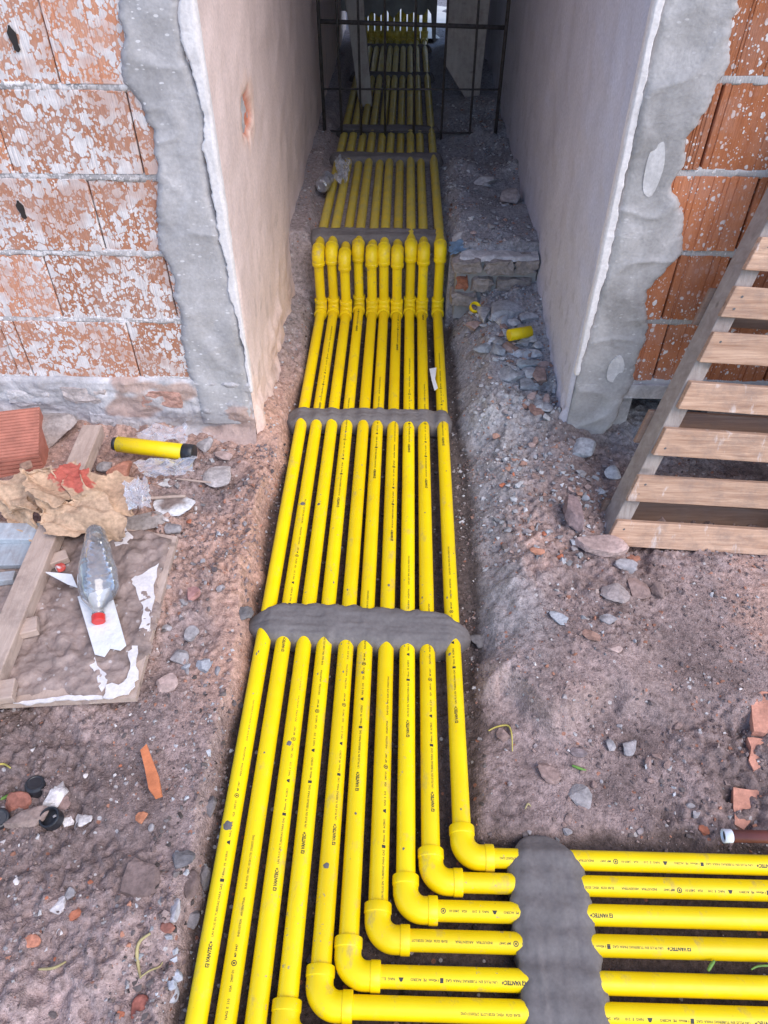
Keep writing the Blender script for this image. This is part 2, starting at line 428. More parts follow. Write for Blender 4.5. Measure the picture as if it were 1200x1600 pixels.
# ------------------------------------------------------------------ ground
def ground_h(x, y, fine=True):
    x = np.asarray(x, float); y = np.asarray(y, float)
    n1 = fbm(x * 4, y * 4, 0, 3, 5); n2 = fbm(x * 14, y * 14, 0, 4, 9)
    wob = 0.016 * n1 + 0.012 * n2
    inside = sstep(1.78, 1.9, y)
    # left bank
    left = sstep(-0.348, -0.395, x + wob * 0.9)
    hl = 0.052 + 0.014 * n1 + 0.02 * sstep(-0.5, -0.9, x) * sstep(0.9, 1.6, y)
    hl = hl + 0.035 * inside * sstep(-0.38, -0.45, x)
    # right bank
    xr = 0.175 + 0.05 * sstep(0.66, 1.1, y) - 0.02 * sstep(1.5, 2.4, y)
    right = sstep(-0.035, 0.115, x - xr + wob * 1.4)
    mound = sstep(0.84, 0.94, y + wob * 2.2 - 0.10 * sstep(0.33, 0.24, x)) * (1 - 0.62 * sstep(0.50, 0.66, x + wob))
    hr = 0.014 + 0.062 * mound + 0.010 * n1 + 0.03 * sstep(1.4, 1.85, y) * sstep(0.35, 0.6, x)
    hz = sstep(0.598, 0.655, y + wob * 0.6)
    hr = hr * hz + 0.03 * inside + inside * 0.06 * sstep(1.95, 2.6, y) * sstep(0.2, 0.42, x)
    h = left * hl + right * np.maximum(hr, 0)
    h = h - 0.020 * (1 - left) * (1 - sstep(-0.035, 0.02, x - xr) * hz)
    h = h + 0.012 * fbm(x * 2.1, y * 2.1, 0, 2, 55) * left
    # rough clods
    loose = np.clip(left + right * hz, 0.3, 1)
    loose = loose * (0.30 + 0.9 * sstep(-0.35, 0.45, fbm(x * 2.6, y * 2.6, 0, 3, 63)))
    h = h + loose * 0.012 * n2 + loose * 0.009 * np.abs(fbm(x * 34, y * 34, 0, 4, 21)) - loose * 0.005 * np.abs(fbm(x * 23, y * 23, 0, 2, 25))
    h = h + 0.006 * fbm(x * 80, y * 80, 0, 3, 33) * loose
    # step up inside the passage
    st = sstep(2.745, 2.80, y)
    str_ = sstep(2.66, 2.70, y)
    up = 0.246 + left * 0.05 + sstep(0.165, 0.24, x + wob) * (0.035 + 0.03 * n1 + 0.035 * sstep(3.3, 2.75, y)) + loose * 0.012 * n2
    s_ = np.where(x > 0.175, str_, st)
    h = h * (1 - s_) + up * s_
    far = sstep(7.2, 8.2, y)
    h = h * (1 - far) + 0.25 * far
    return h
def axis_pts(segs):
    out = []
    for a, b, st in segs:
        n = max(1, int(round((b - a) / st)))
        out += [a + (b - a) * i / n for i in range(n)]
    return np.array(out + [segs[-1][1]])
gx = axis_pts([(-120, -20, 20), (-20, -4, 2), (-4, -1.5, 0.25), (-1.5, -1.0, 0.04), (-1.0, 1.15, 0.005), (1.15, 1.6, 0.04), (1.6, 4, 0.25), (4, 20, 2), (20, 120, 20)])
gy = axis_pts([(-120, -20, 20), (-20, -3, 2), (-3, -0.5, 0.2), (-0.5, 0.15, 0.03), (0.15, 2.0, 0.005), (2.0, 2.9, 0.012), (2.9, 4.4, 0.02), (4.4, 7, 0.05), (7, 9, 0.25), (9, 20, 2), (20, 120, 20)])
GX, GY = np.meshgrid(gx, gy, indexing='ij')
GH = ground_h(GX, GY)
def soil_col(x, y, h):
    n1 = fbm(x * 3.2, y * 3.2, 0, 4, 41); n2 = fbm(x * 11, y * 11, 0, 3, 47)
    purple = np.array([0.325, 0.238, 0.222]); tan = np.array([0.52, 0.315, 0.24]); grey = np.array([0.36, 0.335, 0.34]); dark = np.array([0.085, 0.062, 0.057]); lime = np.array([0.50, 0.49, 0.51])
    c = purple[None, None] * (1 + 0.25 * n1 + 0.2 * n2)[..., None]
    def lay(w, col):
        nonlocal c
        w = np.clip(w, 0, 1)[..., None]; c = c * (1 - w) + col * w
    lay(sstep(-0.52, -0.40, x + 0.05 * n1) * sstep(0.2, -0.3, x) * sstep(0.75, 1.0, y + 0.12 * n1) * 0.85, tan)
    lay(sstep(0.15, 0.45, n1) * sstep(0.85, 1.1, y) * 0.5, tan)
    lay(sstep(0.15, 0.22, x) * sstep(0.42, 0.28, x + 0.08 * n1) * sstep(0.85, 1.2, y) * 0.75, grey)
    lay(sstep(1.45, 1.9, y + 0.2 * n1) * sstep(0.1, 0.2, x) * 0.9, grey * 1.05)
    lay(sstep(0.1, 0.5, n2 + 0.5 * n1) * sstep(1.6, 2.1, y) * sstep(0.15, 0.3, x) * 0.6, lime)
    lay(sstep(1.9, 2.6, y) * 0.7, np.array([0.29, 0.28, 0.305]))
    lay(sstep(0.012, -0.012, h) * sstep(2.7, 2.6, y) * 0.85, dark)  # damp trench soil, darkened further for the contact shadows between the pipes
    lay(sstep(0.0, 0.5, n1 * 0.8 + n2 * 0.5) * sstep(0.38, 0.6, x) * sstep(1.25, 1.0, y) * 0.55, dark * 1.7)
    lay(sstep(0.10, 0.55, -n1) * sstep(0.95, 0.7, y) * sstep(-0.2, -0.4, x) * 0.5, dark * 1.8)
    return c
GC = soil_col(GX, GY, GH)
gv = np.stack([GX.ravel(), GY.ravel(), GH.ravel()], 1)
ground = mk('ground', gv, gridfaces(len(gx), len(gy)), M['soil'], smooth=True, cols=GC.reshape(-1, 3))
ground['kind'] = 'structure'
def hz(x, y): return float(ground_h(np.array([x]), np.array([y]))[0])
def on_ground(px, py):
    z = 0.05
    for _ in range(5):
        p = G(px, py, z); z = hz(p.x, p.y)
    p = G(px, py, z)
    return p

# ------------------------------------------------------------------ walls
def lerp_tab(tab):
    a = sorted((z, x) for x, z in tab)
    zs = [q[0] for q in a]; xs = [q[1] for q in a]
    return lambda z: np.interp(z, zs, xs)
def strip(name, xa, xb, z0, z1, yfront, thick, mat, parent, amp=0.003, nz=None, nc=14, seed=1, ragged=(0.006, 0.006), cols=None):
    """a render strip on a front wall: ragged side edges xa(z), xb(z), real thickness"""
    nz = nz or int((z1 - z0) / 0.004)
    zz = np.linspace(z0, z1, nz)
    ea = xa(zz) + ragged[0] * fbm(zz * 13, 0.3, 0, 6, seed, 0.62); eb = xb(zz) + ragged[1] * fbm(zz * 13, 7.3, 0, 6, seed + 3, 0.62)
    t = np.linspace(0, 1, nc)
    X = ea[:, None] * (1 - t) + eb[:, None] * t
    Z = np.repeat(zz[:, None], nc, 1)
    edge = np.minimum(sstep(0, 0.08, t) * 1.0, sstep(1, 0.92, t))[None, :]
    ridge = 1 - np.abs(fbm(X * 5 + Z * 3, Z * 6 - X * 2, 0, 2, seed + 31))
    Y = yfront - thick * (0.12 + 0.88 * edge) - amp * (fbm(X * 9, Z * 7, 0, 5, seed + 9) + 0.9 * ridge ** 5) * edge
    V = np.stack([X.ravel(), Y.ravel(), Z.ravel()], 1)
    F = gridfaces(nz, nc).tolist()
    n = len(V)
    ring = [i * nc for i in range(nz)] + [(nz - 1) * nc + j for j in range(1, nc)] + [i * nc + nc - 1 for i in range(nz - 2, -1, -1)] + [j for j in range(nc - 2, 0, -1)]
    back = V[ring].copy(); back[:, 1] = yfront + 0.012
    V = np.vstack([V, back])
    for k in range(len(ring)):
        k2 = (k + 1) % len(ring)
        F.append([ring[k], ring[k2], n + k2, n + k])
    o = mk(name, V, F, mat, parent, smooth=True)
    return recalc(o)

def hollow_brick_mesh(name, w, h, d, mat, ribs, depth, seed):
    """hollow clay block, ribbed front face at y=0, body behind; origin at lower left of the front"""
    rn = random.Random(seed)
    xs = [0.0, 0.0025]; ys = [0.004, 0.0]
    x = 0.008
    while x < w - 0.014:
        g = rn.random() < ribs
        wd = rn.uniform(0.005, 0.011)
        if g:
            xs += [x, x + 0.0012, x + 0.003, x + 0.0042]; ys += [0, depth, depth, 0]
        x += wd
    xs += [w - 0.0025, w]; ys += [0.0, 0.004]
    n = len(xs); V = []
    for z in (0, h):
        for a, b in zip(xs, ys): V.append((a + rn.uniform(-.0006, .0006), b, z + rn.uniform(-.0015, .0015)))
    V += [(0, d, 0), (w, d, 0), (0, d, h), (w, d, h)]
    F = [[i, i + 1, n + i + 1, n + i] for i in range(n - 1)]
    b = 2 * n
    F += [[0, n, b + 2, b], [n - 1, b + 1, b + 3, 2 * n - 1], list(range(n, 2 * n)) + [b + 3, b + 2], list(range(n))[::-1] + [b, b + 1], [b, b + 2, b + 3, b + 1]]
    me = bpy.data.meshes.new(name)
    me.from_pydata(V, [], F); me.materials.append(mat); me.update()
    return me

def bed_joint(x0, x1, z, y, parent, seed, h=0.0155, mat=None):
    n = int((x1 - x0) / 0.012); xx = np.linspace(x0, x1, n); V = []
    for dz, dy in ((-0.5, 0.02), (-0.5, 0.0), (-0.2, -0.001), (0.2, -0.001), (0.5, 0.0), (0.5, 0.02)):
        yy = np.full(n, y + 0.0022 + dy) + (0.0026 * fbm(xx * 40, dz * 2, 0, 3, seed + 100) if dy < 0.01 else 0)
        V.append(np.stack([xx, yy, np.full(n, z + dz * h) + 0.0032 * fbm(xx * 28, dz * 9, 0, 4, seed)], 1))
    return recalc(mk('bed_joint', np.vstack(V), gridfaces(6, n), mat or M['bed'], parent, smooth=True))
def solid_brick(name, w, d, h, mat, seed, col, jit=0.004):
    bm = bmesh.new(); bmesh.ops.create_cube(bm, size=1)
    bmesh.ops.scale(bm, vec=(w, d, h), verts=bm.verts)
    bmesh.ops.subdivide_edges(bm, edges=bm.edges, cuts=3, use_grid_fill=True)
    rn = random.Random(seed)
    for q in bm.verts:
        k = sum(abs(abs(q.co[i]) - (w, d, h)[i] / 2) < 1e-4 for i in range(3))
        s = jit * (0.5 + 0.6 * k)
        q.co += Vector([rn.uniform(-s, s) * 0.6 - (0.002 * k * (1 if q.co[i] > 0 else -1) if abs(abs(q.co[i]) - (w, d, h)[i] / 2) < 1e-4 else 0) for i in range(3)])
    bmesh.ops.triangulate(bm, faces=bm.faces)
    me = bpy.data.meshes.new(name); bm.to_mesh(me); bm.free()
    at = me.color_attributes.new('Col', 'FLOAT_COLOR', 'POINT')
    for i, q in enumerate(at.data):
        k = rn.random()
        q.color = (*[c * (0.85 + 0.3 * k) for c in col], 1)
    me.materials.append(mat); me.polygons.foreach_set('use_smooth', [False] * len(me.polygons))
    return me
# left house wall
wl = thing('house_wall', 'hollow brick wall spattered with white lime left of the passage', 'wall', (-1.2, YF + 0.2, 0))
ZT = 2.72
v, f = obox((-2.6, YF + 0.03, -0.05), (2.6 + XL - 0.012, 0, 0), (0, 0.18, 0), (0, 0, ZT + 0.05))
mk('wall_core', v, f, M['slab'], wl)
zc0, CH = 0.252, 0.1965
bl = {}
def brick_mesh(key, w, ribs, depth, mat):
    k = (key, round(w, 3))
    if k not in bl: bl[k] = hollow_brick_mesh('brick', w, CH - 0.014, 0.06, mat, ribs, depth, int(w * 1000) + len(bl))
    return bl[k]
joints_l = {0: [-1.42, -1.148, -1.105, -0.783], 1: [-1.278, -0.956, -0.632], 2: [-1.425, -1.105, -0.783], 3: [-1.278, -0.957, -0.637], 4: [-1.425, -1.105, -0.783]}
for k in range(13):
    js = joints_l.get(k, joints_l[3 + k % 2])
    js = [js[0] - 0.32 * i for i in (3, 2, 1)] + js + [XL - 0.03]
    z = zc0 + CH * k
    if z + CH > ZT: break
    bed_joint(-2.4, XL - 0.01, z, YF - 0.001, wl, k, 0.018, M['bed_l'])
    for a, b in zip(js[:-1], js[1:]):
        if b - a < 0.03: continue
        inst('brick', brick_mesh('l', b - a - 0.0035, 0.22, 0.0012, M['brick_l']), (a + 0.0017, YF + rng.uniform(-0.002, 0.002), z + 0.007), wl, rot=(rng.uniform(-.006, .006), rng.uniform(-.003, .003), 0))
for (px, py, hw, hh) in ((22, 60, 0.009, 0.026), (34, 327, 0.009, 0.024)):   # flat dark patches painting the shade of two holes in the blocks
    c = W(px, py, YF)
    vv = [(c.x + hw * (1 + .3 * math.sin(5 * q)) * math.cos(q) + 0.25 * hh * math.sin(q) * -0.3, YF - 0.0035, c.z + hh * math.sin(q)) for q in np.linspace(0, 2 * math.pi, 14, endpoint=False)]
    mk('hole_shade', vv, [list(range(14))], M['hollow'], wl)
edge_l = lerp_tab([(-0.608, 1.203), (-0.617, 1.134), (-0.628, 1.047), (-0.603, 0.953), (-0.602, 0.852), (-0.633, 0.758), (-0.628, 0.64), (-0.624, 0.492), (-0.634, 0.271), (-0.62, 0.0), (-0.61, 2.9)])
white_l = lerp_tab([(-0.482, 1.204), (-0.488, 1.098), (-0.467, 0.989), (-0.487, 0.838), (-0.473, 0.694), (-0.462, 0.495), (-0.456, 0.33), (-0.458, 0.1), (-0.485, 2.9), (-0.478, 1.6)])
corner_l = lambda z: np.full_like(np.asarray(z, float), XL + 0.002)
strip('cement_render', edge_l, lambda z: white_l(z) + 0.004, 0.10, ZT, YF, 0.012, M['render_l'], wl, 0.005, seed=4, ragged=(0.012, 0.005))
strip('white_plaster_edge', lambda z: white_l(z) - 0.002, lambda z: corner_l(z), 0.22, ZT, YF, 0.015, M['white_plaster'], wl, 0.0015, seed=14, ragged=(0.009, 0.0006), nc=8)
# passage face, left
def side_wall(name, X, sgn, y0, y1, z1, mat, parent, chip=None, seed=3, base=0.0):
    ny, nz = 150, 150
    yy = y0 + (y1 - y0) * np.linspace(0, 1, ny) ** 1.5
    zz = np.concatenate([np.linspace(base, 1.4, 120), np.linspace(1.45, z1, 30)])
    Y, Z = np.meshgrid(yy, zz, indexing='ij')
    bulge = 0.006 * fbm(Y * 2.2, Z * 2.2, 0, 3, seed) + 0.0025 * fbm(Y * 12, Z * 12, 0, 3, seed + 4)
    low = sstep(0.30, 0.05, Z + 0.10 * fbm(Y * 6, Z * 6, 0, 3, seed + 8))
    bulge = bulge + low * (0.012 * fbm(Y * 22, Z * 22, 0, 4, seed + 2) + 0.010)
    C = np.ones(Y.shape + (3,))
    stain = np.clip(0.5 + 0.6 * fbm(Y * 3, Z * 1.6, 0, 4, seed + 20), 0, 1)
    C *= (0.92 + 0.12 * stain)[..., None]
    C = C * (1 - low[..., None] * 0.4) + low[..., None] * 0.4 * np.array([0.82, 0.70, 0.62])
    speck = sstep(0.55, 0.75, fbm(Y * 30, Z * 18, 0, 3, seed + 30)) * sstep(0.9, 0.1, Z)
    C *= (1 - 0.22 * speck)[..., None]
    if chip:
        cy, cz, ry, rz = chip
        d = np.sqrt(((Y - cy) / ry) ** 2 + ((Z - cz) / rz) ** 2) + 0.35 * fbm(Y * 30, Z * 30, 0, 3, seed + 6)
        w = sstep(1.05, 0.8, d)
        bulge = bulge - 0.014 * w + 0.004 * w * fbm(Y * 60, Z * 60, 0, 2, 3)
        C = C * (1 - w[..., None]) + w[..., None] * np.array([0.80, 0.36, 0.24])
        w2 = sstep(1.9, 1.2, d) * (1 - w)
        C = C * (1 - 0.12 * w2[..., None] * np.array([0.2, 0.8, 1.4]))
    # rounded arris at the outer corner
    rr = sstep(y0 + 0.02, y0, Y)
    Xv = X + sgn * (bulge * (1 - rr) - 0.004 * rr)
    o = mk(name, np.stack([Xv.ravel(), Y.ravel(), Z.ravel()], 1), gridfaces(ny, nz, flip=sgn < 0), mat, parent, smooth=True, cols=C.reshape(-1, 3))
    return o
# chip of plaster missing on the left passage face
def on_side(px, py, X):
    d = _ray(px, py); t = X / d[0]; return d[1] * t, d[2] * t + CZ
c1, c2 = on_side(385, 178, XL)
v, f = obox((XL - 0.2, YF + 0.03, -0.05), (0.19, 0, 0), (0, 4.4, 0), (0, 0, ZT + 0.05))
mk('wall_core', v, f, M['bed'], wl)
side_wall('passage_plaster', XL, 1, YF - 0.012, 6.25, ZT, M['paint_warmlit'], wl, (c1, c2, 0.085, 0.055), 3, 0.02)
# footing of the left wall
def footing(x0, x1, z1, yf, parent, seed, cols, bricks=()):
    nx, nz = int((x1 - x0) / 0.008), 44
    X, Z = np.meshgrid(np.linspace(x0, x1, nx), np.linspace(-0.03, z1, nz), indexing='ij')
    n = fbm(X * 10, Z * 14, 0, 4, seed); m = fbm(X * 32, Z * 40, 0, 4, seed + 5)
    Y = yf - 0.012 - 0.008 * n - 0.006 * np.abs(m) - 0.045 * sstep(0.09, 0.0, Z) 
    Y = np.where(Z > z1 - 0.012, Y + 0.02 * sstep(z1 - 0.012, z1, Z), Y)
    a, b, c = (np.array(q) for q in cols)
    w = np.clip(0.5 + 0.9 * fbm(X * 7, Z * 9, 0, 4, seed + 50), 0, 1)[..., None]
    C = a * w + b * (1 - w)
    w = sstep(0.25, 0.5, fbm(X * 6 + 3, Z * 14, 0, 3, seed + 70))[..., None]
    C = C * (1 - w) + c * w
    o = mk('footing', np.stack([X.ravel(), Y.ravel(), Z.ravel()], 1), gridfaces(nx, nz), M['footing'], parent, smooth=True, cols=C.reshape(-1, 3))
    return o
footing(-2.4, XL - 0.004, 0.262, YF, wl, 61, [(0.62, 0.58, 0.59), (0.42, 0.39, 0.40), (0.46, 0.33, 0.29)])

for px0, px1, py0, py1, c_ in ((104, 166, 600, 626, (0.50, 0.42, 0.40)), (222, 284, 606, 632, (0.46, 0.26, 0.21)), (20, 80, 606, 630, (0.55, 0.50, 0.50)), (150, 215, 640, 668, (0.52, 0.49, 0.50))):
    a_, b_ = W(px0, py1, YF), W(px1, py0, YF)
    inst('footing_brick', solid_brick('footing_brick', b_.x - a_.x, 0.06, b_.z - a_.z, M['oldbrick'], px0, c_, 0.004), ((a_.x + b_.x) / 2, YF + 0.008, (a_.z + b_.z) / 2), wl, rot=(0, rng.uniform(-.03, .03), 0))

# right house wall
wr = thing('house_wall', 'ribbed orange brick wall with grey render behind the wooden pallet', 'wall', (1.3, YF + 0.2, 0))
v, f = obox((XR + 0.012, YF + 0.03, 0.245), (2.2, 0, 0), (0, 0.18, 0), (0, 0, ZT - 0.245))
mk('wall_core', v, f, M['slab'], wr)
v, f = obox((XR + 0.2, YF + 0.75, -0.05), (2.0, 0, 0), (0, 0.04, 0), (0, 0, 0.30))
mk('cavity_back', v, f, M['slab'], wr)  # unseen back, set deep so the hole under the wall stays dark
v, f = obox((XR + 0.2, YF + 0.21, 0.245), (2.0, 0, 0), (0, 0.54, 0), (0, 0, 0.1))
mk('cavity_cover', v, f, M['slab'], wr)  # unseen cover added to keep light out of that hole
joints_r = {0: [0.738, 1.06], 1: [0.712, 0.846, 1.166], 2: [0.849, 1.17], 3: [0.699, 1.02], 4: [0.86, 1.18]}
zr0 = 0.269
for k in range(13):
    js = joints_r.get(k, joints_r[3 + k % 2])
    js = [XR + 0.03] + js + [js[-1] + 0.32 * i for i in (1, 2, 3)]
    z = zr0 + 0.1985 * k
    if z + CH > ZT: break
    bed_joint(XR + 0.02, 2.4, z, YF, wr, k + 40, 0.022, M['bed_r'])
    for a, b in zip(js[:-1], js[1:]):
        inst('brick', brick_mesh('r', b - a - 0.005, 0.3, 0.0020, M['brick_r']), (a + 0.0025, YF + rng.uniform(-0.003, 0.003), z + 0.008), wr, rot=(rng.uniform(-.008, .008), rng.uniform(-.004, .004), 0))
corner_r = lambda z: np.full_like(np.asarray(z, float), XR - 0.002)
white_r = lerp_tab([(0.522, 1.208), (0.518, 1.033), (0.528, 0.849), (0.527, 0.739), (0.526, 0.49), (0.515, 0.348), (0.508, 0.214), (0.508, 0.0), (0.524, 2.9), (0.53, 1.6)])
edge_r = lerp_tab([(0.677, 1.209), (0.689, 1.081), (0.678, 1.004), (0.659, 0.944), (0.664, 0.88), (0.648, 0.842), (0.701, 0.742), (0.712, 0.658), (0.652, 0.568), (0.678, 0.433), (0.686, 0.263), (0.66, 0.12), (0.60, 0.02), (0.68, 2.9), (0.70, 1.6)])
strip('white_plaster_edge', corner_r, lambda z: white_r(z) + 0.003, 0.30, ZT, YF, 0.0165, M['white_plaster'], wr, 0.0012, seed=34, ragged=(0.0006, 0.005), nc=8)
strip('cement_render', lambda z: white_r(z) - 0.003, edge_r, 0.0, ZT, YF, 0.016, M['render_r'], wr, 0.006, seed=37, ragged=(0.003, 0.009), nc=18)
for (px, py, hw, hh) in ((1022, 265, 0.022, 0.062), (962, 578, 0.022, 0.045)):   # white filler smears on the render
    c = W(px, py, YF - 0.02)
    vv = []; nn = 22
    for q in np.linspace(0, 2 * math.pi, nn, endpoint=False):
        rr = 1 + 0.05 * math.sin(2 * q + px) + 0.03 * math.sin(5 * q + 1)
        vv.append((c.x + hw * rr * math.cos(q), YF - 0.0195 , c.z + hh * rr * math.sin(q)))
    vv2 = [(a, YF - 0.012, b_) for a, _, b_ in vv]
    ff = [list(range(nn))] + [[i, nn + i, nn + (i + 1) % nn, (i + 1) % nn] for i in range(nn)]
    recalc(mk('filler_patch', vv + vv2, ff, M['filler'], wr))
v, f = obox((XR + 0.010, YF + 0.03, -0.05), (0.19, 0, 0), (0, 4.4, 0), (0, 0, ZT + 0.05))
mk('wall_core', v, f, M['bed'], wr)
side_wall('passage_plaster', XR, -1, YF - 0.012, 6.25, ZT, M['paint_bluelit'], wr, None, 83, 0.0)
footing(0.93, 2.6, 0.262, YF + 0.012, wr, 91, [(0.36, 0.33, 0.33), (0.25, 0.22, 0.215), (0.31, 0.23, 0.21)])
v, f = obox((XR + 0.015, YF - 0.012, 0.215), (1.9, 0, 0), (0, 0.02, 0), (0, 0, 0.05), 0.004, rng)
mk('bed_course', v, f, M['bed'], wr)

# roof slab over the passage and the end wall
v, f = obox((-2.6, YF + 0.40, 2.7), (5.3, 0, 0), (0, 3.30, 0), (0, 0, 0.16))
o = mk('passage_roof', v, f, M['slab']); props(o, 'concrete roof slab spanning the dark passage between both walls', 'roof')
ew = thing('end_wall', 'dark grey end wall of the passage with a ragged hole at its foot', 'wall', (-0.1, 6.1, 0.2))
def poly_prism(name, pts, y0, y1, mat, parent):
    n = len(pts)
    V = [(x, y0, z) for x, z in pts] + [(x, y1, z) for x, z in pts]
    F = [list(range(n)), list(range(n, 2 * n))[::-1]] + [[i, n + i, n + (i + 1) % n, (i + 1) % n] for i in range(n)]
    return recalc(mk(name, V, F, mat, parent))
bt = [(-0.449 + 0.60 * i / 24, 0.452 + 0.022 * math.sin(i * 1.7) + rng.uniform(-.012, .012)) for i in range(25)]
poly_prism('wall_panel', bt + [(0.165, 0.30), (0.188, 0.29), (0.196, 2.69), (-0.449, 2.69)], 5.85, 5.93, M['slab'], ew)
poly_prism('wall_panel', [(0.262, 0.24), (0.506, 0.24), (0.506, 2.69), (0.250, 2.69)], 5.85, 5.93, M['darkboard'], ew)
n = 30
X, Y = np.meshgrid(np.linspace(-3, 3, n), np.linspace(6.02, 8.3, n), indexing='ij')
o = mk('yard_pavement', np.stack([X.ravel(), Y.ravel(), np.full(n * n, 0.275)], 1), gridfaces(n, n), M['pale'], smooth=True); o['kind'] = 'structure'
o = mk('yard_wall', *obox((-2.2, 8.3, 0.0), (4.4, 0, 0), (0, 0.15, 0), (0, 0, 0.95)), M['lit_wall']); props(o, 'pale sunlit yard wall seen through the far opening', 'wall')

# ------------------------------------------------------------------ brick step in the passage
bs = thing('brick_step', 'step of dusty solid bricks beside the pipe risers at right wall', 'step', (0.34, 2.62, 0.1))
dust = (0.30, 0.26, 0.25); rd = (0.34, 0.14, 0.09)
for r_, z in ((0, 0.115), (1, 0.182), (2, 0.249)):
    xs = [0.235, 0.352, 0.455] if r_ != 1 else [0.225, 0.298, 0.418]
    for i, x in enumerate(xs):
        w = [0.108, 0.112, 0.088][i] if r_ != 1 else [0.05, 0.09, 0.14][i]
        inst('brick', solid_brick('brick', w, 0.16, 0.058, M['oldbrick'], r_ * 7 + i, rd if (i == 0 and r_ > 0 and r_ < 2) else dust, 0.006), (x, 2.685 + rng.uniform(-.006, .006), z), bs, rot=(0, 0, rng.uniform(-.03, .03)))
n = 26
X, Y = np.meshgrid(np.linspace(0.185, 0.50, n), np.linspace(2.612, 2.80, n), indexing='ij')
Z = 0.279 + 0.008 * fbm(X * 16, Y * 16, 0, 4, 77) - 0.02 * sstep(0.215, 0.185, X) - 0.012 * sstep(2.63, 2.612, Y) + 0.02 * sstep(2.74, 2.8, Y)
mk('mortar_topping', np.stack([X.ravel(), Y.ravel(), Z.ravel()], 1), gridfaces(n, n), M['bed'], bs, smooth=True)
mk('joint_filling', *obox((0.198, 2.627, 0.03), (0.30, 0, 0), (0, 0.12, 0), (0, 0, 0.24)), M['slab'], bs)

# ------------------------------------------------------------------ lettering wrapped round the pipes
def text_flat(body, size, bold=0.0, shear=0.0, spacing=1.0):
    cu = bpy.data.curves.new('t', 'FONT'); cu.body = body; cu.size = size; cu.offset = bold; cu.shear = shear; cu.space_character = spacing
    cu.resolution_u = 2
    o = bpy.data.objects.new('t', cu); COL.objects.link(o)
    bpy.context.view_layer.update()
    me = bpy.data.meshes.new_from_object(o.evaluated_get(bpy.context.evaluated_depsgraph_get()))
    bpy.data.objects.remove(o)
    bm = bmesh.new(); bm.from_mesh(me); bpy.data.meshes.remove(me)
    return bm
def line_mesh():
    """the printed line, flat: x along the pipe, y across"""
    bm = bmesh.new(); x = 0.0
    def put(b, dx, dy=0.0, sx=1.0):
        nonlocal x
        bmesh.ops.scale(b, vec=(sx, 1, 1), verts=b.verts)
        bmesh.ops.translate(b, vec=(dx, dy, 0), verts=b.verts)
        w = max(v.co.x for v in b.verts)
        me = bpy.data.meshes.new('q'); b.to_mesh(me); b.free(); bm.from_mesh(me); bpy.data.meshes.remove(me)
        x = w
    def quad(x0, y0, x1, y1):
        bm.faces.new([bm.verts.new(q) for q in ((x0, y0, 0), (x1, y0, 0), (x1, y1, 0), (x0, y1, 0))])
    def poly(pts): bm.faces.new([bm.verts.new((a, b, 0)) for a, b in pts])
    # square emblem with an open corner
    s = 0.0062
    quad(0, 0, s * .24, s); quad(s * .24, s * .78, s, s); quad(s * .76, -s * .15, s, s * .78); quad(s * .36, s * .2, s * .76, s * .42); quad(s * .24, -s * .15, s * .76, s * .02)
    x = s
    put(text_flat('VANTEC+', 0.0090, 0.00038, 0.15, 1.0), x + 0.0015, 0, 0.84)
    put(text_flat('UN PLUS EN TUBERIAS PARA GAS', 0.0060, 0.00005), x + 0.007, 0.0006, 1.0)
    xx = x + 0.004; quad(xx, -0.001, xx + 0.0058, 0.0066); x = xx + 0.006
    put(text_flat('f 40mm  PE  ACERO', 0.0058, 0.00005), x + 0.002, 0.0008, 1.0)
    xx = x + 0.012; poly([(xx, 0), (xx + 0.009, 0), (xx + 0.0062, 0.0062), (xx + 0.0028, 0.0062)]); x = xx + 0.009
    put(text_flat('NAG  E  210', 0.0058, 0.00005), x + 0.006, 0.0008, 1.0)
    put(text_flat('IGA   2407-01', 0.0058, 0.00005), x + 0.010, 0.0008, 1.0)
    xx = x + 0.011
    for q in range(14):
        a, b = 2 * math.pi * q / 14, 2 * math.pi * (q + 1) / 14
        poly([(xx + r_ * math.cos(t), 0.003 + r_ * math.sin(t)) for r_, t in ((0.0048, a), (0.0048, b), (0.0034, b), (0.0034, a))])
    quad(xx - 0.0014, 0.0012, xx + 0.0014, 0.0048); x = xx + 0.005
    put(text_flat('MP 3447', 0.0058, 0.00005), x + 0.004, 0.0008, 1.0)
    put(text_flat('INDUSTRIA   ARGENTINA', 0.0058, 0.00005), x + 0.012, 0.0008, 1.0)
    put(text_flat('ELAB: 02/26  VENC: 02/28 LOTE: 27020557-DN2', 0.0058, 0.00005), x + 0.014, 0.0008, 0.85)
    for yv in (0.0012, 0.0024, 0.0036, 0.0048, 0.006):
        bmesh.ops.bisect_plane(bm, geom=bm.verts[:] + bm.edges[:] + bm.faces[:], plane_co=(0, yv, 0), plane_no=(0, 1, 0))
    return bm, x
tb, TLEN = line_mesh()
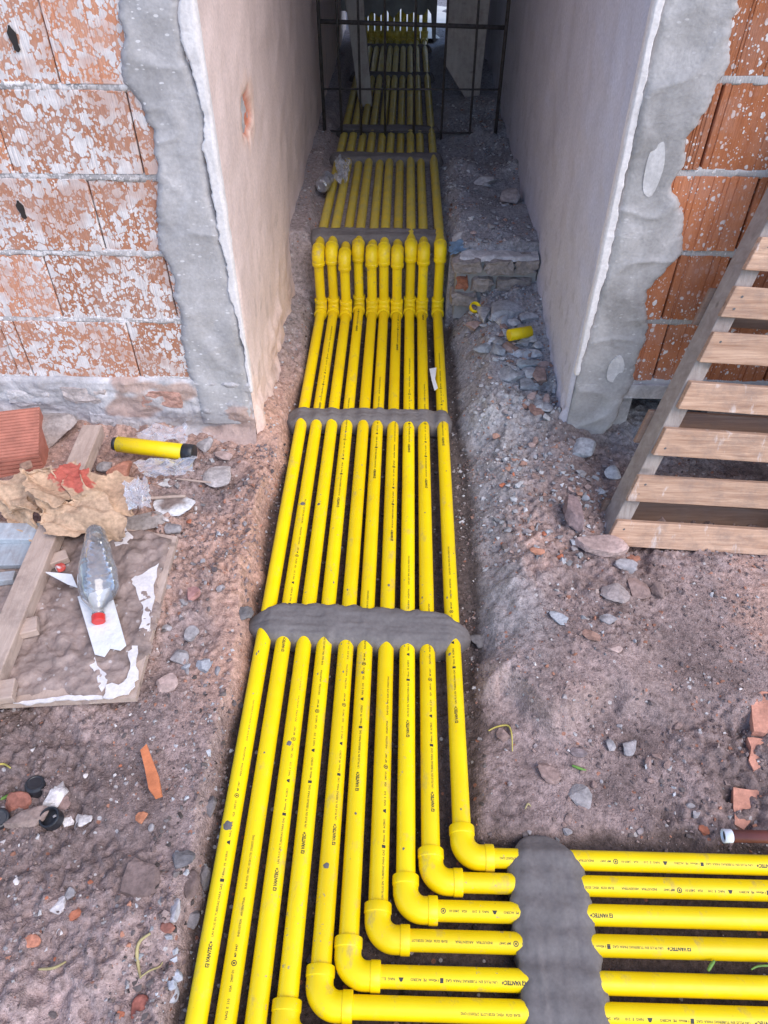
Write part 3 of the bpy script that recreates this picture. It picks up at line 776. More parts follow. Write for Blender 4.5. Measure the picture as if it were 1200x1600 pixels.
def wrap_text(bm, x0, x1, name):
    """wrap the part of the line between x0 and x1 round a pipe whose axis is local +Y, reading along +Y"""
    b = bm.copy()
    g = lambda: b.verts[:] + b.edges[:] + b.faces[:]
    bmesh.ops.bisect_plane(b, geom=g(), plane_co=(x0, 0, 0), plane_no=(1, 0, 0), clear_inner=True)
    bmesh.ops.bisect_plane(b, geom=g(), plane_co=(x1, 0, 0), plane_no=(1, 0, 0), clear_outer=True)
    if not b.faces: b.free(); return None
    rr = PR + 0.00025
    for q in b.verts:
        th = (q.co.y - 0.003) / PR
        q.co = Vector((-rr * math.sin(th), q.co.x, rr * math.cos(th)))
    for fc in b.faces:
        fc.normal_update()
        c = fc.calc_center_median()
        if fc.normal.x * c.x + fc.normal.z * c.z < 0: fc.normal_flip()
    me = bpy.data.meshes.new(name); b.to_mesh(me); b.free(); me.materials.append(M['ink'])
    return me

# ------------------------------------------------------------------ the ten gas lines
def elbow_mesh(name, rb=0.034, ro=0.0242, rs=0.0256, e=0.060):
    """socket elbow: sockets along local -Y (opens to -Y... in) and +X (out), bend centred so that axes meet at the origin"""
    c0 = rb + 0.009
    path = [(0, e, 0), (0, e - 0.0003, 0), (0, e - 0.0015, 0), (0, c0, 0), (0, c0 - 0.0018, 0)]
    rad = [PR, rs - 0.0008, rs, rs, ro]
    for k in range(0, 15):
        a = (math.pi / 2) * k / 14
        path.append((rb - rb * math.cos(a), rb - rb * math.sin(a), 0)); rad.append(ro + 0.0008 * math.sin(2 * a))
    path += [(c0 - 0.0018, 0, 0), (c0, 0, 0), (e - 0.0015, 0, 0), (e - 0.0003, 0, 0), (e, 0, 0)]
    rad += [ro, rs, rs, rs - 0.0008, PR]
    V, F = tube(path, rad, 28, False)
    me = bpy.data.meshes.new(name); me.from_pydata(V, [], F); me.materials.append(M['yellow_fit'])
    bm = bmesh.new(); bm.from_mesh(me); bmesh.ops.recalc_face_normals(bm, faces=bm.faces); bm.to_mesh(me); bm.free()
    me.polygons.foreach_set('use_smooth', [True] * len(me.polygons))
    me.set_sharp_from_angle(angle=R(35))
    return me
EL = elbow_mesh('elbow')
EL_STEP = elbow_mesh('elbow', 0.026, 0.0236, 0.0249, 0.047)
def pipe_part(name, p0, p1, parent):
    p0, p1 = Vector(p0), Vector(p1)
    n = max(2, int((p1 - p0).length / 0.25) + 1)
    path = [p0.lerp(p1, i / (n - 1)) for i in range(n)]
    V, F = tube(path, [PR] * n, 28, False)
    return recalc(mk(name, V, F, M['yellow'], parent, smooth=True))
def place_elbow(at, dir_a, dir_b, parent, me=None):
    """sockets towards dir_a (mesh +Y) and dir_b (mesh +X)"""
    y, x = Vector(dir_a), Vector(dir_b); z = x.cross(y)
    m = Matrix((x, y, z)).transposed()
    return inst('elbow', me or EL, at, parent, rot=m.to_euler())
HY = [None] * 10
hy_vis = {9: 0.570, 8: 0.523, 7: 0.472, 6: 0.421, 5: 0.362, 4: 0.315, 3: 0.262, 2: 0.212, 1: 0.160, 0: 0.108}
ORD = ['first', 'second', 'third', 'fourth', 'fifth', 'sixth', 'seventh', 'eighth', 'ninth', 'tenth']
# printed line: y of its first letter on the floor run (photo), roll angle
starts = {0: (G(332, 1512, .04).y, -0.30), 1: (G(441, 1018, .04).y, -0.25), 2: (G(436, 1392, .04).y, -0.35), 3: (G(478, 1334, .04).y, -0.10), 4: (G(516, 1320, .04).y, -0.40),
          5: (G(557, 1236, .04).y, -0.05), 6: (G(592, 1450, .04).y, -0.42), 7: (G(634, 1152, .04).y, -0.12), 8: (G(670, 1268, .04).y, -0.25), 9: (G(713, 1130, .04).y, 0.10)}
hstarts = {9: (1215, 0.35), 8: (1320, 0.45), 7: (958, 0.30), 6: (1079, 0.30), 5: (822, 0.42), 4: (1215, 0.45)}
PERIOD = 0.97
STEPY = [2.705 + d for d in (-0.012, 0.0, -0.022, 0.022, -0.006, 0.0, -0.01, 0.014, 0.0, 0.008)]
STEPZ = [ZU + d for d in (0.0, 0.003, -0.012, 0.004, -0.004, 0.002, -0.004, 0.010, 0.004, 0.012)]
pipes = []
for i, x in enumerate(PX):
    where = {0: 'beside the left wall', 9: 'turning right nearest the bare earth'}.get(i, 'counting from the left wall')
    t = thing('gas_pipe', '%s of ten parallel yellow gas pipes, %s' % (ORD[i], where), 'pipe', (x, 1.0, 0), 'yellow gas lines laid side by side')
    pipes.append(t)
    hy = hy_vis[i]; sy = STEPY[i]; su = STEPZ[i]
    wob = rng.uniform(-.0015, .0015)
    run = pipe_part('floor_run', (x, hy + 0.035, ZP), (x, sy - 0.035, ZP + wob), t)
    place_elbow((x, hy, ZP), (0, 1, 0), (1, 0, 0), t)
    brn = pipe_part('branch_run', (x + 0.035, hy, ZP), (1.9, hy + 0.004, ZP + 0.002), t)
    place_elbow((x, sy, ZP), (0, -1, 0), (0, 0, 1), t, EL_STEP)
    pipe_part('riser', (x, sy, ZP + 0.035), (x, sy, su - 0.035), t)
    place_elbow((x, sy, su), (0, 0, -1), (0, 1, 0), t, EL_STEP)
    xe = -0.08 + (x + 0.08) * 0.88
    up = pipe_part('upper_run', (x, sy + 0.035, su), (xe, 5.93, ZU + 0.012), t)
    place_elbow((xe, 5.97, ZU + 0.012), (0, -1, 0), (0, 0, 1), t)
    pipe_part('end_riser', (xe, 5.97, ZU + 0.045), (xe, 5.97, 0.95), t)
    # printing on the floor run
    s0, th = starts[i]
    k = -2
    while True:
        st = s0 + k * PERIOD; k += 1
        if st > sy - 0.06: break
        a, b = max(0, hy + 0.062 - st), min(TLEN, sy - 0.06 - st)
        if b - a < 0.02: continue
        me = wrap_text(tb, a, b, 'printed_lettering')
        if me: inst('printed_lettering', me, (x, st, ZP), run, rot=(0, -(th + rng.uniform(-.12, .12) * (k != 1)), 0))
    if i in hstarts:
        px, th = hstarts[i]
        xs0 = G(px, 1450, .04).x if px < 1000 else W(px, 1349, G(600, 1349, .04).y).x
        pyh = {9: 1349, 8: 1389, 7: 1434, 6: 1481, 5: 1540, 4: 1587}[i]
        xs0 = G(px, pyh, .04).x
        for kk in (0, 1):
            sx = xs0 + kk * PERIOD
            a, b = max(0, sx - 1.85), min(TLEN, sx - (x + 0.062))
            if b - a < 0.02: continue
            me = wrap_text(tb, a, b, 'printed_lettering')
            # local +Y -> world -X, local +X(letter bottoms) -> world +Y
            if me: inst('printed_lettering', me, (sx, hy, ZP), brn, rot=Matrix(((0, -1, 0), (1, 0, 0), (0, 0, 1))).to_euler() if False else (0, 0, 0)).rotation_euler = (Matrix.Rotation(math.pi / 2, 3, 'Z') @ Matrix.Rotation(-th, 3, 'Y')).to_euler()

# splashes of mortar on single pipes
def splash(i, px, py, r, th, mat='wet_mortar'):
    p = G(px, py, 0.042); n = 18; V = []; rn = random.Random(px)
    ra = [r * rn.uniform(0.8, 1.15) for _ in range(n)]
    V.append((0, 0))
    for q in range(n): V.append((ra[q] * math.cos(2 * math.pi * q / n), ra[q] * math.sin(2 * math.pi * q / n)))
    W_ = []
    for k, (a, b) in enumerate(V):
        rr = PR + (0.0016 if k == 0 else 0.0004)
        W_.append((PX[i] - rr * math.sin(th + a / PR), p.y + b, ZP + rr * math.cos(th + a / PR)))
    F = [[0, 1 + q, 1 + (q + 1) % n] for q in range(n)]
    run = [c for c in pipes[i].children if c.name.startswith('floor_run')][0]
    recalc(mk('mortar_splash', W_, F, M[mat], run, smooth=True))
def smear(i, y, r, th):
    rn = random.Random(int(y * 9999) + i); n = 11; ph = rn.random() * 6
    V = [(0, 0)] + [(r * rn.uniform(0.5, 1.2) * math.cos(2 * math.pi * q / n + ph), 1.5 * r * rn.uniform(0.5, 1.2) * math.sin(2 * math.pi * q / n + ph)) for q in range(n)]
    W_ = []
    for k, (a, b) in enumerate(V):
        rr = PR + (0.0009 if k == 0 else 0.0002)
        W_.append((PX[i] - rr * math.sin(th + a / PR), y + b, ZP + rr * math.cos(th + a / PR)))
    run = [c for c in pipes[i].children if c.name.startswith('floor_run')][0]
    recalc(mk('mortar_splash', W_, [[0, 1 + q, 1 + (q + 1) % n] for q in range(n)], M['wet_mortar'], run, smooth=True))
for yc_, k_ in ((G(600, 968, .04).y, 16), (G(600, 646, .04).y, 12), (0.75, 7), (1.5, 7)):
    for _ in range(k_):
        sgn_ = rng.choice((-1, 1)); d_ = (0.072 + abs(rng.gauss(0, 0.03))) if k_ > 8 else rng.uniform(0.0, 0.25)
        smear(rng.randrange(10), yc_ + sgn_ * d_, rng.uniform(0.0012, 0.0034), rng.uniform(-0.7, 0.7))
splash(0, 366, 1290, 0.0105, 0.15); splash(2, 458, 1161, 0.006, 0.1); splash(4, 509, 1352, 0.006, 0.2); splash(2, 452, 786, 0.006, 0.3)
splash(1, 452, 786, 0.007, 0.1)

def rock_mesh(seed, sx, sy, sz, col, planes=11, sub=3, rough=0.05, colvar=0.12, col2=None):
    rn = np.random.RandomState(seed)
    bm = bmesh.new(); bmesh.ops.create_icosphere(bm, subdivisions=sub, radius=1)
    P = np.array([q.co for q in bm.verts])
    F = [[q.index for q in fc.verts] for fc in bm.faces]; bm.free()
    for k in range(planes):
        d = rn.normal(size=3); d /= np.linalg.norm(d)
        if k == 0: d = np.array([0.1 * rn.randn(), 0.1 * rn.randn(), 1]); d /= np.linalg.norm(d)
        o = rn.uniform(0.45, 0.78)
        s = P @ d - o
        P = P - np.where(s > 0, s, 0)[:, None] * d
    P = P / np.abs(P).max(0)
    P = P * (1 + rough * fbm(P[:, 0] * 2.5 + seed, P[:, 1] * 2.5, P[:, 2] * 2.5, 4, seed)[:, None])
    P = P * np.array([sx, sy, sz]) / 2
    n = fbm(P[:, 0] / sx * 3 + seed, P[:, 1] / sx * 3, P[:, 2] / sx * 3, 3, seed + 1)
    c = np.array(col)[None] * (1 + colvar * n[:, None] * 2)
    if col2 is not None:
        w = sstep(-0.05, 0.25, fbm(P[:, 0] / sx * 2.4, P[:, 1] / sx * 2.4 + seed, P[:, 2] / sx * 2.4, 3, seed + 7))[:, None]
        c = c * (1 - w) + np.array(col2) * w
    return P, F, np.clip(c, 0.01, 0.95)
# ------------------------------------------------------------------ mortar bands
def band(label, u0, u1, vc, hw, centers, zc, top, flat, axis='x', seed=1, taper=0.04, fill=0.010, res=0.004, mat='wet_mortar', edge_amp=0.006, taper_pow=0.5, endlow=0.0, scal=1.0):
    """u runs across the pipes, v along them. top: cover over the crown; flat 0..1 how level the top is"""
    nu = int((u1 - u0) / res); nv = 30
    uu = np.linspace(u0, u1, nu)
    tt = np.minimum((uu - u0), (u1 - uu)) / taper
    wt = np.clip(tt, 0, 1) ** taper_pow
    prox = np.zeros(nu)
    env = np.full(nu, zc + fill)
    for c in centers:
        d = np.abs(uu - c); r = PR + top
        env = np.maximum(env, np.where(d < r, zc + np.sqrt(np.maximum(0, r * r - d * d)), -9))
        prox = np.maximum(prox, sstep(PR + 0.008, 0, d))
    for _ in range(2): env = np.convolve(np.pad(env, 2, 'edge'), np.ones(5) / 5, 'valid')
    crown = zc + PR + top
    env = env * (1 - flat) + crown * flat
    e0 = hw * wt + edge_amp * fbm(uu * 45, 0.5, 0, 3, seed) - 0.0055 * prox * (1 - 0.75 * flat) * scal
    e1 = hw * wt + edge_amp * fbm(uu * 45, 9.5, 0, 3, seed + 5) - 0.0055 * prox * (1 - 0.6 * flat) * scal
    cen = vc(uu) if callable(vc) else np.full(nu, vc)
    v = np.linspace(-1, 1, nv)
    Vv = cen[:, None] + np.where(v < 0, v * np.maximum(e0, 0.004)[:, None], v * np.maximum(e1, 0.004)[:, None])
    U = np.repeat(uu[:, None], nv, 1)
    prof = (1 - np.abs(v) ** 5)[None, :]
    Z = zc - 0.006 + (env[:, None] - zc + 0.006) * (0.45 + 0.55 * prof) 
    Z = Z + 0.0022 * fbm(U * 30, Vv * 30, 0, 4, seed + 9) + 0.0016 * fbm(U * 9, Vv * 110, 0, 3, seed + 12)
    endf = np.clip(tt * 1.4, 0, 1)[:, None] ** 0.6
    Z = Z * endf + (zc - 0.012 + endlow) * (1 - endf)
    P = np.stack([U.ravel(), Vv.ravel(), Z.ravel()], 1)
    F = gridfaces(nu, nv).tolist(); n = len(P)
    ring = [i * nv for i in range(nu)] + [(nu - 1) * nv + j for j in range(1, nv)] + [i * nv + nv - 1 for i in range(nu - 2, -1, -1)] + [j for j in range(nv - 2, 0, -1)]
    bk = P[ring].copy(); bk[:, 2] = zc - 0.035
    P = np.vstack([P, bk])
    for k in range(len(ring)):
        k2 = (k + 1) % len(ring); F.append([ring[k], ring[k2], n + k2, n + k])
    if axis == 'y': P = P[:, [1, 0, 2]]
    o = mk('mortar_band', P, F, M[mat], None, origin=(P[:, 0].mean(), P[:, 1].mean(), zc - 0.035), smooth=True)
    recalc(o)
    return props(o, label, 'mortar', 'mortar bands holding the pipes')
yb = lambda py, z: G(600, py, z).y
band('wide smooth band of wet grey mortar across the pipes in the foreground', -0.375, 0.185, lambda u: yb(968, .05) - 0.07 * (u + 0.35) ** 2 - 0.012 * (u + 0.1), 0.060, PX, ZP, 0.010, 0.9, seed=3, taper=0.085, edge_amp=0.005)
band('scalloped grey mortar band across the pipes between the wall corners', -0.385, 0.172, yb(646, .045), 0.044, PX, ZP, 0.008, 0.12, seed=13, taper=0.03, fill=0.004, endlow=0.0)
band('dark mortar band across the pipes just behind the rounded elbows', -0.375, 0.175, yb(361, .285), 0.052, PX, ZU, 0.010, 0.35, seed=23, taper=0.02, res=0.006)
pu = lambda y: [x + ((-0.08 + (x + 0.08) * 0.88) - x) * (y - 2.7) / 3.23 for x in PX]
for py, lab, sd_, h in ((240, 'pale grey mortar band across the pipes in front of the steel bar gate', 33, 0.05), (197, 'mortar band across the pipes under the steel bar gate', 43, 0.055), (113, 'mortar band across the dusty pipes behind the gate, middle of passage', 53, 0.05), (69, 'farthest mortar band across the pipes near the lit opening', 63, 0.045)):
    y = yb(py, .29); c = pu(y)
    band(lab, c[0] - 0.05, c[-1] + 0.05, y, h, c, ZU + 0.004, 0.010, 0.55, seed=sd_, taper=0.03, res=0.008)
for nm, (bx, by) in (('left', (-0.385, yb(968, .03))), ('right', (0.205, yb(985, .03)))):
    P_, F_, C_ = rock_mesh(7 if nm == 'left' else 9, 0.05, 0.045, 0.022, (0.17, 0.155, 0.155), 6, 3, 0.2)
    o = mk('mortar_lump', P_ + np.array([bx, by, hz(bx, by) + 0.006]), F_, M['rock'], None, origin=(bx, by, hz(bx, by)), cols=C_, smooth=True)
    props(o, 'lump of spilt mortar at the %s end of the wide foreground band' % nm, 'mortar')
hyc = [hy_vis[i] for i in range(10)]
ub = lambda u: G(852, 1340, .05).x + (0.600 - u) * 0.03
band('broad wavy mortar band over the pipes turning right', 0.03, 0.622, ub, 0.074, hyc, ZP, 0.009, 0.45, axis='y', seed=73, taper=0.06, fill=0.010, edge_amp=0.005, scal=0.15)

# ------------------------------------------------------------------ steel bar gate
gt = thing('bar_gate', 'dark welded steel bar gate closing off the passage', 'gate', (0.02, 4.0, 0.26))
gxs = [-0.410, -0.325, -0.227, -0.106, 0.037, 0.176, 0.319, 0.447]
for k, x in enumerate(gxs):
    r = 0.0085 if k in (0, 7) else 0.0058
    x1 = x + rng.uniform(-.012, .012)
    v, f = tube([(x, 4.0, 0.255), (x1, 4.0, 1.95)], [r, r], 10); recalc(mk('vertical_bar', v, f, M['rust'], gt, smooth=True))
for z, r, dz in ((0.285, 0.0055, -0.005), (0.475, 0.0045, 0.004), (0.755, 0.0095, -0.02), (1.05, 0.007, 0), (1.35, 0.007, 0.01), (1.65, 0.007, 0), (1.93, 0.012, 0)):
    v, f = tube([(-0.415, 4.012, z), (0.452, 4.012, z + dz)], [r, r], 10); recalc(mk('horizontal_bar', v, f, M['rust'], gt, smooth=True))

# boards behind the gate
def board(name, c4, thick, mat, label, cat):
    """c4: four corners in world, thickness along +Y"""
    V = [tuple(c) for c in c4] + [(c[0], c[1] + thick, c[2]) for c in c4]
    n = len(c4)
    F = [list(range(n)), list(range(n, 2 * n))[::-1]] + [[i, n + i, n + (i + 1) % n, (i + 1) % n] for i in range(n)]
    cx = [sum(c[i] for c in c4) / n for i in range(3)]
    o = recalc(mk(name, V, F, M[mat], None, origin=(cx[0], cx[1], min(c[2] for c in c4))))
    bevel_mod(o, 0.004)
    return props(o, label, cat)
board('leaning_board', [(-0.262, 4.5, 0.26), (-0.190, 4.5, 0.26), (-0.30, 4.5, 1.6), (-0.43, 4.5, 1.6)], 0.035, 'darkboard', 'grey plank leaning behind the gate at the left wall', 'plank')
board('leaning_board', [(0.335, 4.6, 0.27), (0.405, 4.6, 0.27), (0.455, 4.6, 1.7), (0.19, 4.6, 1.7), (0.20, 4.6, 0.45)], 0.03, 'darkboard', 'brown panel with a cut corner behind the gate at right', 'board')

# ------------------------------------------------------------------ pallet
A = np.array(G(943, 848, .05)); B = np.array(W(1222, 300, 1.72))
ps = np.array([1, -.017, -.046]); ps /= np.linalg.norm(ps)
pr = (B - A) / np.linalg.norm(B - A)
pn = np.cross(pr, ps); pn /= np.linalg.norm(pn)
if pn[1] > 0: pn = -pn
pal = thing('pallet', 'racked wooden pallet leaning on the right wall', 'pallet', tuple(A))
PLEN = 1.19
for a0 in (0.0, 0.50, 1.0):
    v, f = obox(A + ps * a0 + pr * -0.005, ps * 0.042, pr * (PLEN + 0.01), -pn * 0.088)
    bevel_mod(mk('stringer', v, f, M['stringer'], pal), 0.003)
prn = np.array([0, 0, 0])
for k, (b0, wd) in enumerate([(0.0, 0.078), (0.138, 0.074), (0.272, 0.076), (0.402, 0.073), (0.526, 0.076), (0.638, 0.074), (0.752, 0.075), (0.866, 0.075), (0.98, 0.075), (1.10, 0.085)]):
    jl = rng.uniform(-0.006, 0.008)
    tw = rng.uniform(-.010, .010)
    v, f = obox(A + ps * jl + pr * b0 + pn * 0.0005, ps * 1.045 + pr * tw, pr * wd, pn * 0.02, 0.0015, rng)
    # each slat keeps its own origin and axes so that the grain follows it
    me_o = recalc(mk('slat', v, f, M['slat'], pal, origin=tuple(A + pr * b0)))
    bevel_mod(me_o, 0.0025)
    for a_, b_ in ((0.022, 0.3), (0.026, 0.7), (0.52, 0.4)):
        c = A + ps * (a_ + jl) + pr * (b0 + wd * b_) + pn * 0.0212
        vv = [c + ps * 0.0032 * math.cos(q) + pr * 0.0032 * math.sin(q) for q in np.linspace(0, 2 * math.pi, 8, endpoint=False)]
        mk('nail_head', vv, [list(range(8))], M['steel'], me_o)
for b0, wd in ((0.0, 0.095), (0.27, 0.095), (0.60, 0.095), (1.095, 0.095)):
    v, f = obox(A - ps * 0.012 + pr * b0 - pn * 0.0885, ps * 1.06, pr * wd, -pn * 0.018)
    bevel_mod(recalc(mk('back_slat', v, f, M['slat_dark'], pal)), 0.0025)

# ------------------------------------------------------------------ stones
def rock(name, label, cat, px, py, wpx, hpx, col, seed, hgt=None, rot=None, group=None, sub=3, sink=0.2, col2=None, z=None, planes=11, rough=0.05):
    p = on_ground(px, py)
    if z is not None: p = G(px, py, z)
    m = MPP(px, py, p.z)
    sx = wpx * m * 1.1; sy = hpx * m * 1.25; sz = hgt if hgt else min(sx, sy) * 0.62
    P, F, C = rock_mesh(seed, sx, sy, sz, col, planes, sub, rough, col2=col2)
    a = rot if rot is not None else 0
    c_, s_ = math.cos(a), math.sin(a)
    Q = P.copy(); Q[:, 0] = P[:, 0] * c_ - P[:, 1] * s_; Q[:, 1] = P[:, 0] * s_ + P[:, 1] * c_
    base = p.z + sz * (0.5 - sink)
    Q = Q + np.array([p.x, p.y, base])
    o = mk(name, Q, F, M['rock'], None, origin=(p.x, p.y, p.z), cols=C, smooth=False)
    return props(o, label, cat, group)
GREY = (0.34, 0.31, 0.315); BRN = (0.32, 0.22, 0.195); PINK = (0.45, 0.325, 0.295); BLU = (0.37, 0.37, 0.395); RED = (0.44, 0.155, 0.09); WHT = (0.66, 0.60, 0.585); DK = (0.16, 0.13, 0.125)
rock('stone', 'large flat pinkish stone in front of the pallet foot', 'stone', 935, 862, 80, 42, PINK, 1, 0.05, -0.15)
rock('stone', 'dark reddish pointed stone standing left of the pallet', 'stone', 890, 808, 30, 50, (0.24, 0.17, 0.17), 2, 0.07, 0.1)
rock('stone', 'blue grey stone at the foot of the right render corner', 'stone', 910, 708, 46, 40, BLU, 3, 0.05, 0.4)
rock('stone', 'small pale blue stone wedged beside the pallet rail', 'stone', 957, 742, 26, 22, BLU, 4)
rock('stone', 'narrow light stone below the large pinkish stone', 'stone', 961, 931, 40, 34, (0.36, 0.30, 0.29), 5, 0.03, 0.5)
rock('stone', 'brown stone right of the narrow light stone', 'stone', 996, 922, 36, 30, BRN, 6, 0.03, -0.4)
rock('stone', 'dark brown stone at the right end of the stone row', 'stone', 1027, 925, 22, 26, (0.25, 0.18, 0.165), 7, 0.03)
rock('stone', 'grey brown angular stone under the large pinkish stone', 'stone', 977, 888, 34, 20, GREY, 8)
rock('stone', 'flat grey stone on the earth mound by the right pipe', 'stone', 872, 967, 28, 20, BLU, 9, 0.018, -0.4)
rock('stone', 'flat grey stone right on the earth mound', 'stone', 951, 970, 28, 16, GREY, 10, 0.02, -0.3)
rock('stone', 'reddish brown flake embedded in the earth mound', 'stone', 923, 995, 26, 22, (0.33, 0.20, 0.16), 11, 0.015)
rock('stone', 'pale flake on the edge of the earth mound', 'stone', 958, 1015, 26, 12, PINK, 12, 0.015)
rock('stone', 'grey triangular stone below the eroded mound edge', 'stone', 982, 1168, 30, 24, GREY, 13, 0.022, 0.4)
rock('stone', 'small round grey stone beside the triangular stone', 'stone', 953, 1167, 16, 18, GREY, 14)
rock('stone', 'cracked pale grey lump above the right hand pipes', 'stone', 906, 1250, 38, 40, (0.33, 0.30, 0.30), 15, 0.018, 0.3)
rock('stone', 'brown stone beside the bent yellow strip', 'stone', 784, 1150, 24, 18, BRN, 16)
rock('stone', 'long brown stone half buried right of the yellow strip', 'stone', 857, 1207, 30, 34, BRN, 17, 0.02, 0.5)
rock('stone', 'flat mauve stone among the pebbles below the mound', 'stone', 905, 1176, 26, 14, (0.27, 0.21, 0.21), 18)
rock('stone', 'large grey slab on the rubble heap under the brick step', 'stone', 785, 492, 62, 44, BLU, 19, 0.05, 0.1)
rock('stone', 'pale grey slab left of the large slab on rubble heap', 'stone', 755, 494, 22, 44, BLU, 20, 0.04)
rock('stone', 'round pinkish stone under the yellow ring', 'stone', 740, 512, 24, 22, PINK, 21)
rock('stone', 'long flat grey stone against the right wall on rubble heap', 'stone', 822, 500, 36, 18, BLU, 22)
rock('stone', 'pale blue flat fragment below the yellow offcut', 'stone', 830, 573, 44, 18, (0.36, 0.38, 0.40), 23, 0.03)
rock('stone', 'broken pale fragment in the middle of rubble heap', 'stone', 800, 588, 40, 34, (0.34, 0.34, 0.36), 24, 0.035)
rock('stone', 'grey wedge below the rubble heap at right wall', 'stone', 826, 605, 28, 24, (0.31, 0.31, 0.33), 25, 0.03)
rock('stone', 'small blue grey fragment left in rubble heap', 'stone', 757, 545, 34, 22, (0.33, 0.34, 0.36), 26, 0.025)
rock('stone', 'angular grey fragment in front of the yellow offcut', 'stone', 780, 552, 26, 26, (0.33, 0.34, 0.37), 27, 0.03)
rock('stone', 'brown brick lump on lower rubble heap', 'stone', 845, 590, 26, 30, BRN, 28, 0.035)
rock('stone', 'pale chunk against the right wall above the brick step', 'stone', 800, 317, 36, 30, (0.38, 0.33, 0.33), 29, 0.07, 0.3)
rock('stone', 'long pale stone on the raised passage floor', 'stone', 757, 287, 34, 16, (0.38, 0.35, 0.36), 30, 0.04)
rock('stone', 'reddish brick lump at the foot of the right wall', 'stone', 836, 645, 26, 26, (0.30, 0.18, 0.155), 31, 0.03)
rock('stone', 'small blue stone at foot of right wall', 'stone', 855, 640, 24, 22, BLU, 32, 0.025)
# left debris stones
rock('stone', 'round concrete lump with pale rim beside the timber end', 'stone', 92, 680, 78, 60, (0.40, 0.34, 0.32), 40, 0.09, 0, sink=0.1)
rock('stone', 'brown lump beside the timber on the dirty board', 'stone', 70, 940, 38, 40, BRN, 41, 0.04)
rock('stone', 'pale pointed stone at the corner of the dirty board', 'stone', 260, 1070, 34, 24, PINK, 42, 0.025, 0.3)
rock('stone', 'blue grey stone nearest the pipes right of the dirty board', 'stone', 321, 1044, 27, 24, BLU, 43, 0.03)
rock('stone', 'grey stone right of the board edge, left of the blue grey one', 'stone', 281, 1032, 26, 26, GREY, 44, 0.03)
rock('stone', 'mauve grey stone above the grey pair by the board', 'stone', 299, 993, 24, 22, GREY, 45, 0.028)
rock('stone', 'pinkish round stone between board edge and pipes', 'stone', 301, 932, 24, 22, (0.42, 0.22, 0.20), 46, 0.025)
rock('stone', 'plaster slab fragment leaning by the left wall corner', 'stone', 346, 746, 52, 42, (0.45, 0.40, 0.39), 47, 0.025, 0.5, planes=6)
rock('stone', 'white plaster flake on the ground below the yellow offcut', 'stone', 262, 758, 42, 20, (0.72, 0.70, 0.71), 48, 0.014, planes=6)
rock('stone', 'white plaster fragment with dark underside near the paper sack', 'stone', 277, 790, 66, 44, (0.70, 0.68, 0.69), 49, 0.03, 0.15, col2=(0.25, 0.19, 0.17), planes=8)
rock('stone', 'dark grey stone below the plaster fragment', 'stone', 270, 830, 28, 22, GREY, 50, 0.03)
rock('brick_chip', 'orange brick lump under the yellow offcut', 'brick chip', 192, 738, 44, 32, (0.44, 0.20, 0.14), 51, 0.04, 0.3)
rock('stone', 'dark stone between brick lump and timber', 'stone', 166, 733, 26, 22, GREY, 52, 0.03)
rock('stone', 'rough grey stone right of the black end cap', 'stone', 322, 702, 26, 30, GREY, 53, 0.04)
rock('stone', 'pale wall crumb below the left wall corner', 'stone', 352, 716, 30, 22, PINK, 54, 0.03)
rock('plaster_flake', 'grey plaster slab lying flat under the clear film scrap', 'plaster', 225, 815, 70, 34, (0.38, 0.33, 0.31), 55, 0.015, 0.2, planes=6)
# bottom left cluster
rock('stone', 'white crumbly plaster lump beside the upper black cap', 'stone', 90, 1244, 30, 38, WHT, 60, 0.03, -0.5, rough=0.14)
rock('stone', 'white crumbly plaster lump right of the lower black cap', 'stone', 131, 1284, 26, 22, WHT, 61, 0.02, rough=0.14)
rock('stone', 'tiny white plaster lump between cap and larger lumps', 'stone', 108, 1286, 16, 14, WHT, 62, 0.014, rough=0.14)
rock('stone', 'long brown stone left of the lower black cap', 'stone', 42, 1281, 66, 34, (0.33, 0.24, 0.21), 63, 0.035, 0.5)
rock('stone', 'red brick lump behind the long brown stone', 'stone', 30, 1258, 40, 26, (0.32, 0.13, 0.095), 64, 0.03)
rock('stone', 'reddish brown stone between the black caps', 'stone', 100, 1260, 18, 22, (0.30, 0.20, 0.18), 65, 0.02)
rock('stone', 'white shell like stone lying alone on bottom left earth', 'stone', 92, 1416, 25, 22, (0.55, 0.50, 0.50), 66, 0.014)
rock('stone', 'grey stone above the white shell like stone', 'stone', 108, 1399, 20, 16, GREY, 67, 0.014)
rock('brick_chip', 'small rounded red brick chip near the white stone', 'brick chip', 120, 1430, 17, 21, RED, 68, 0.014, -0.4)
rock('brick_chip', 'flat orange brick chip lying alone bottom left', 'brick chip', 51, 1472, 26, 18, (0.48, 0.20, 0.13), 69, 0.012, 0.15, planes=7)
rock('brick_chip', 'square red brick chip at the bottom edge left of the pipes', 'brick chip', 221, 1577, 32, 32, (0.36, 0.13, 0.10), 70, 0.02, 0.4, planes=6)
rock('brick_chip', 'tiny orange brick chip beside the square one', 'brick chip', 188, 1586, 13, 14, RED, 71, 0.01)
rock('brick_chip', 'triangular orange brick chip left of the pipes', 'brick chip', 222, 1279, 20, 16, (0.50, 0.20, 0.11), 72, 0.01, planes=7)
rock('brick_chip', 'small dark red brick chip above the yellow weed', 'brick chip', 263, 1451, 22, 16, (0.26, 0.11, 0.085), 73, 0.012)
rock('stone', 'dark grey rock beside the first pipe, upper one', 'stone', 331, 1260, 24, 34, (0.19, 0.17, 0.175), 74, 0.03)
rock('stone', 'dark grey flat rock beside the first pipe, middle', 'stone', 286, 1344, 34, 26, (0.18, 0.165, 0.17), 75, 0.02)
rock('stone', 'upright dark grey rock touching the first pipe', 'stone', 321, 1372, 18, 34, (0.20, 0.18, 0.185), 76, 0.03)
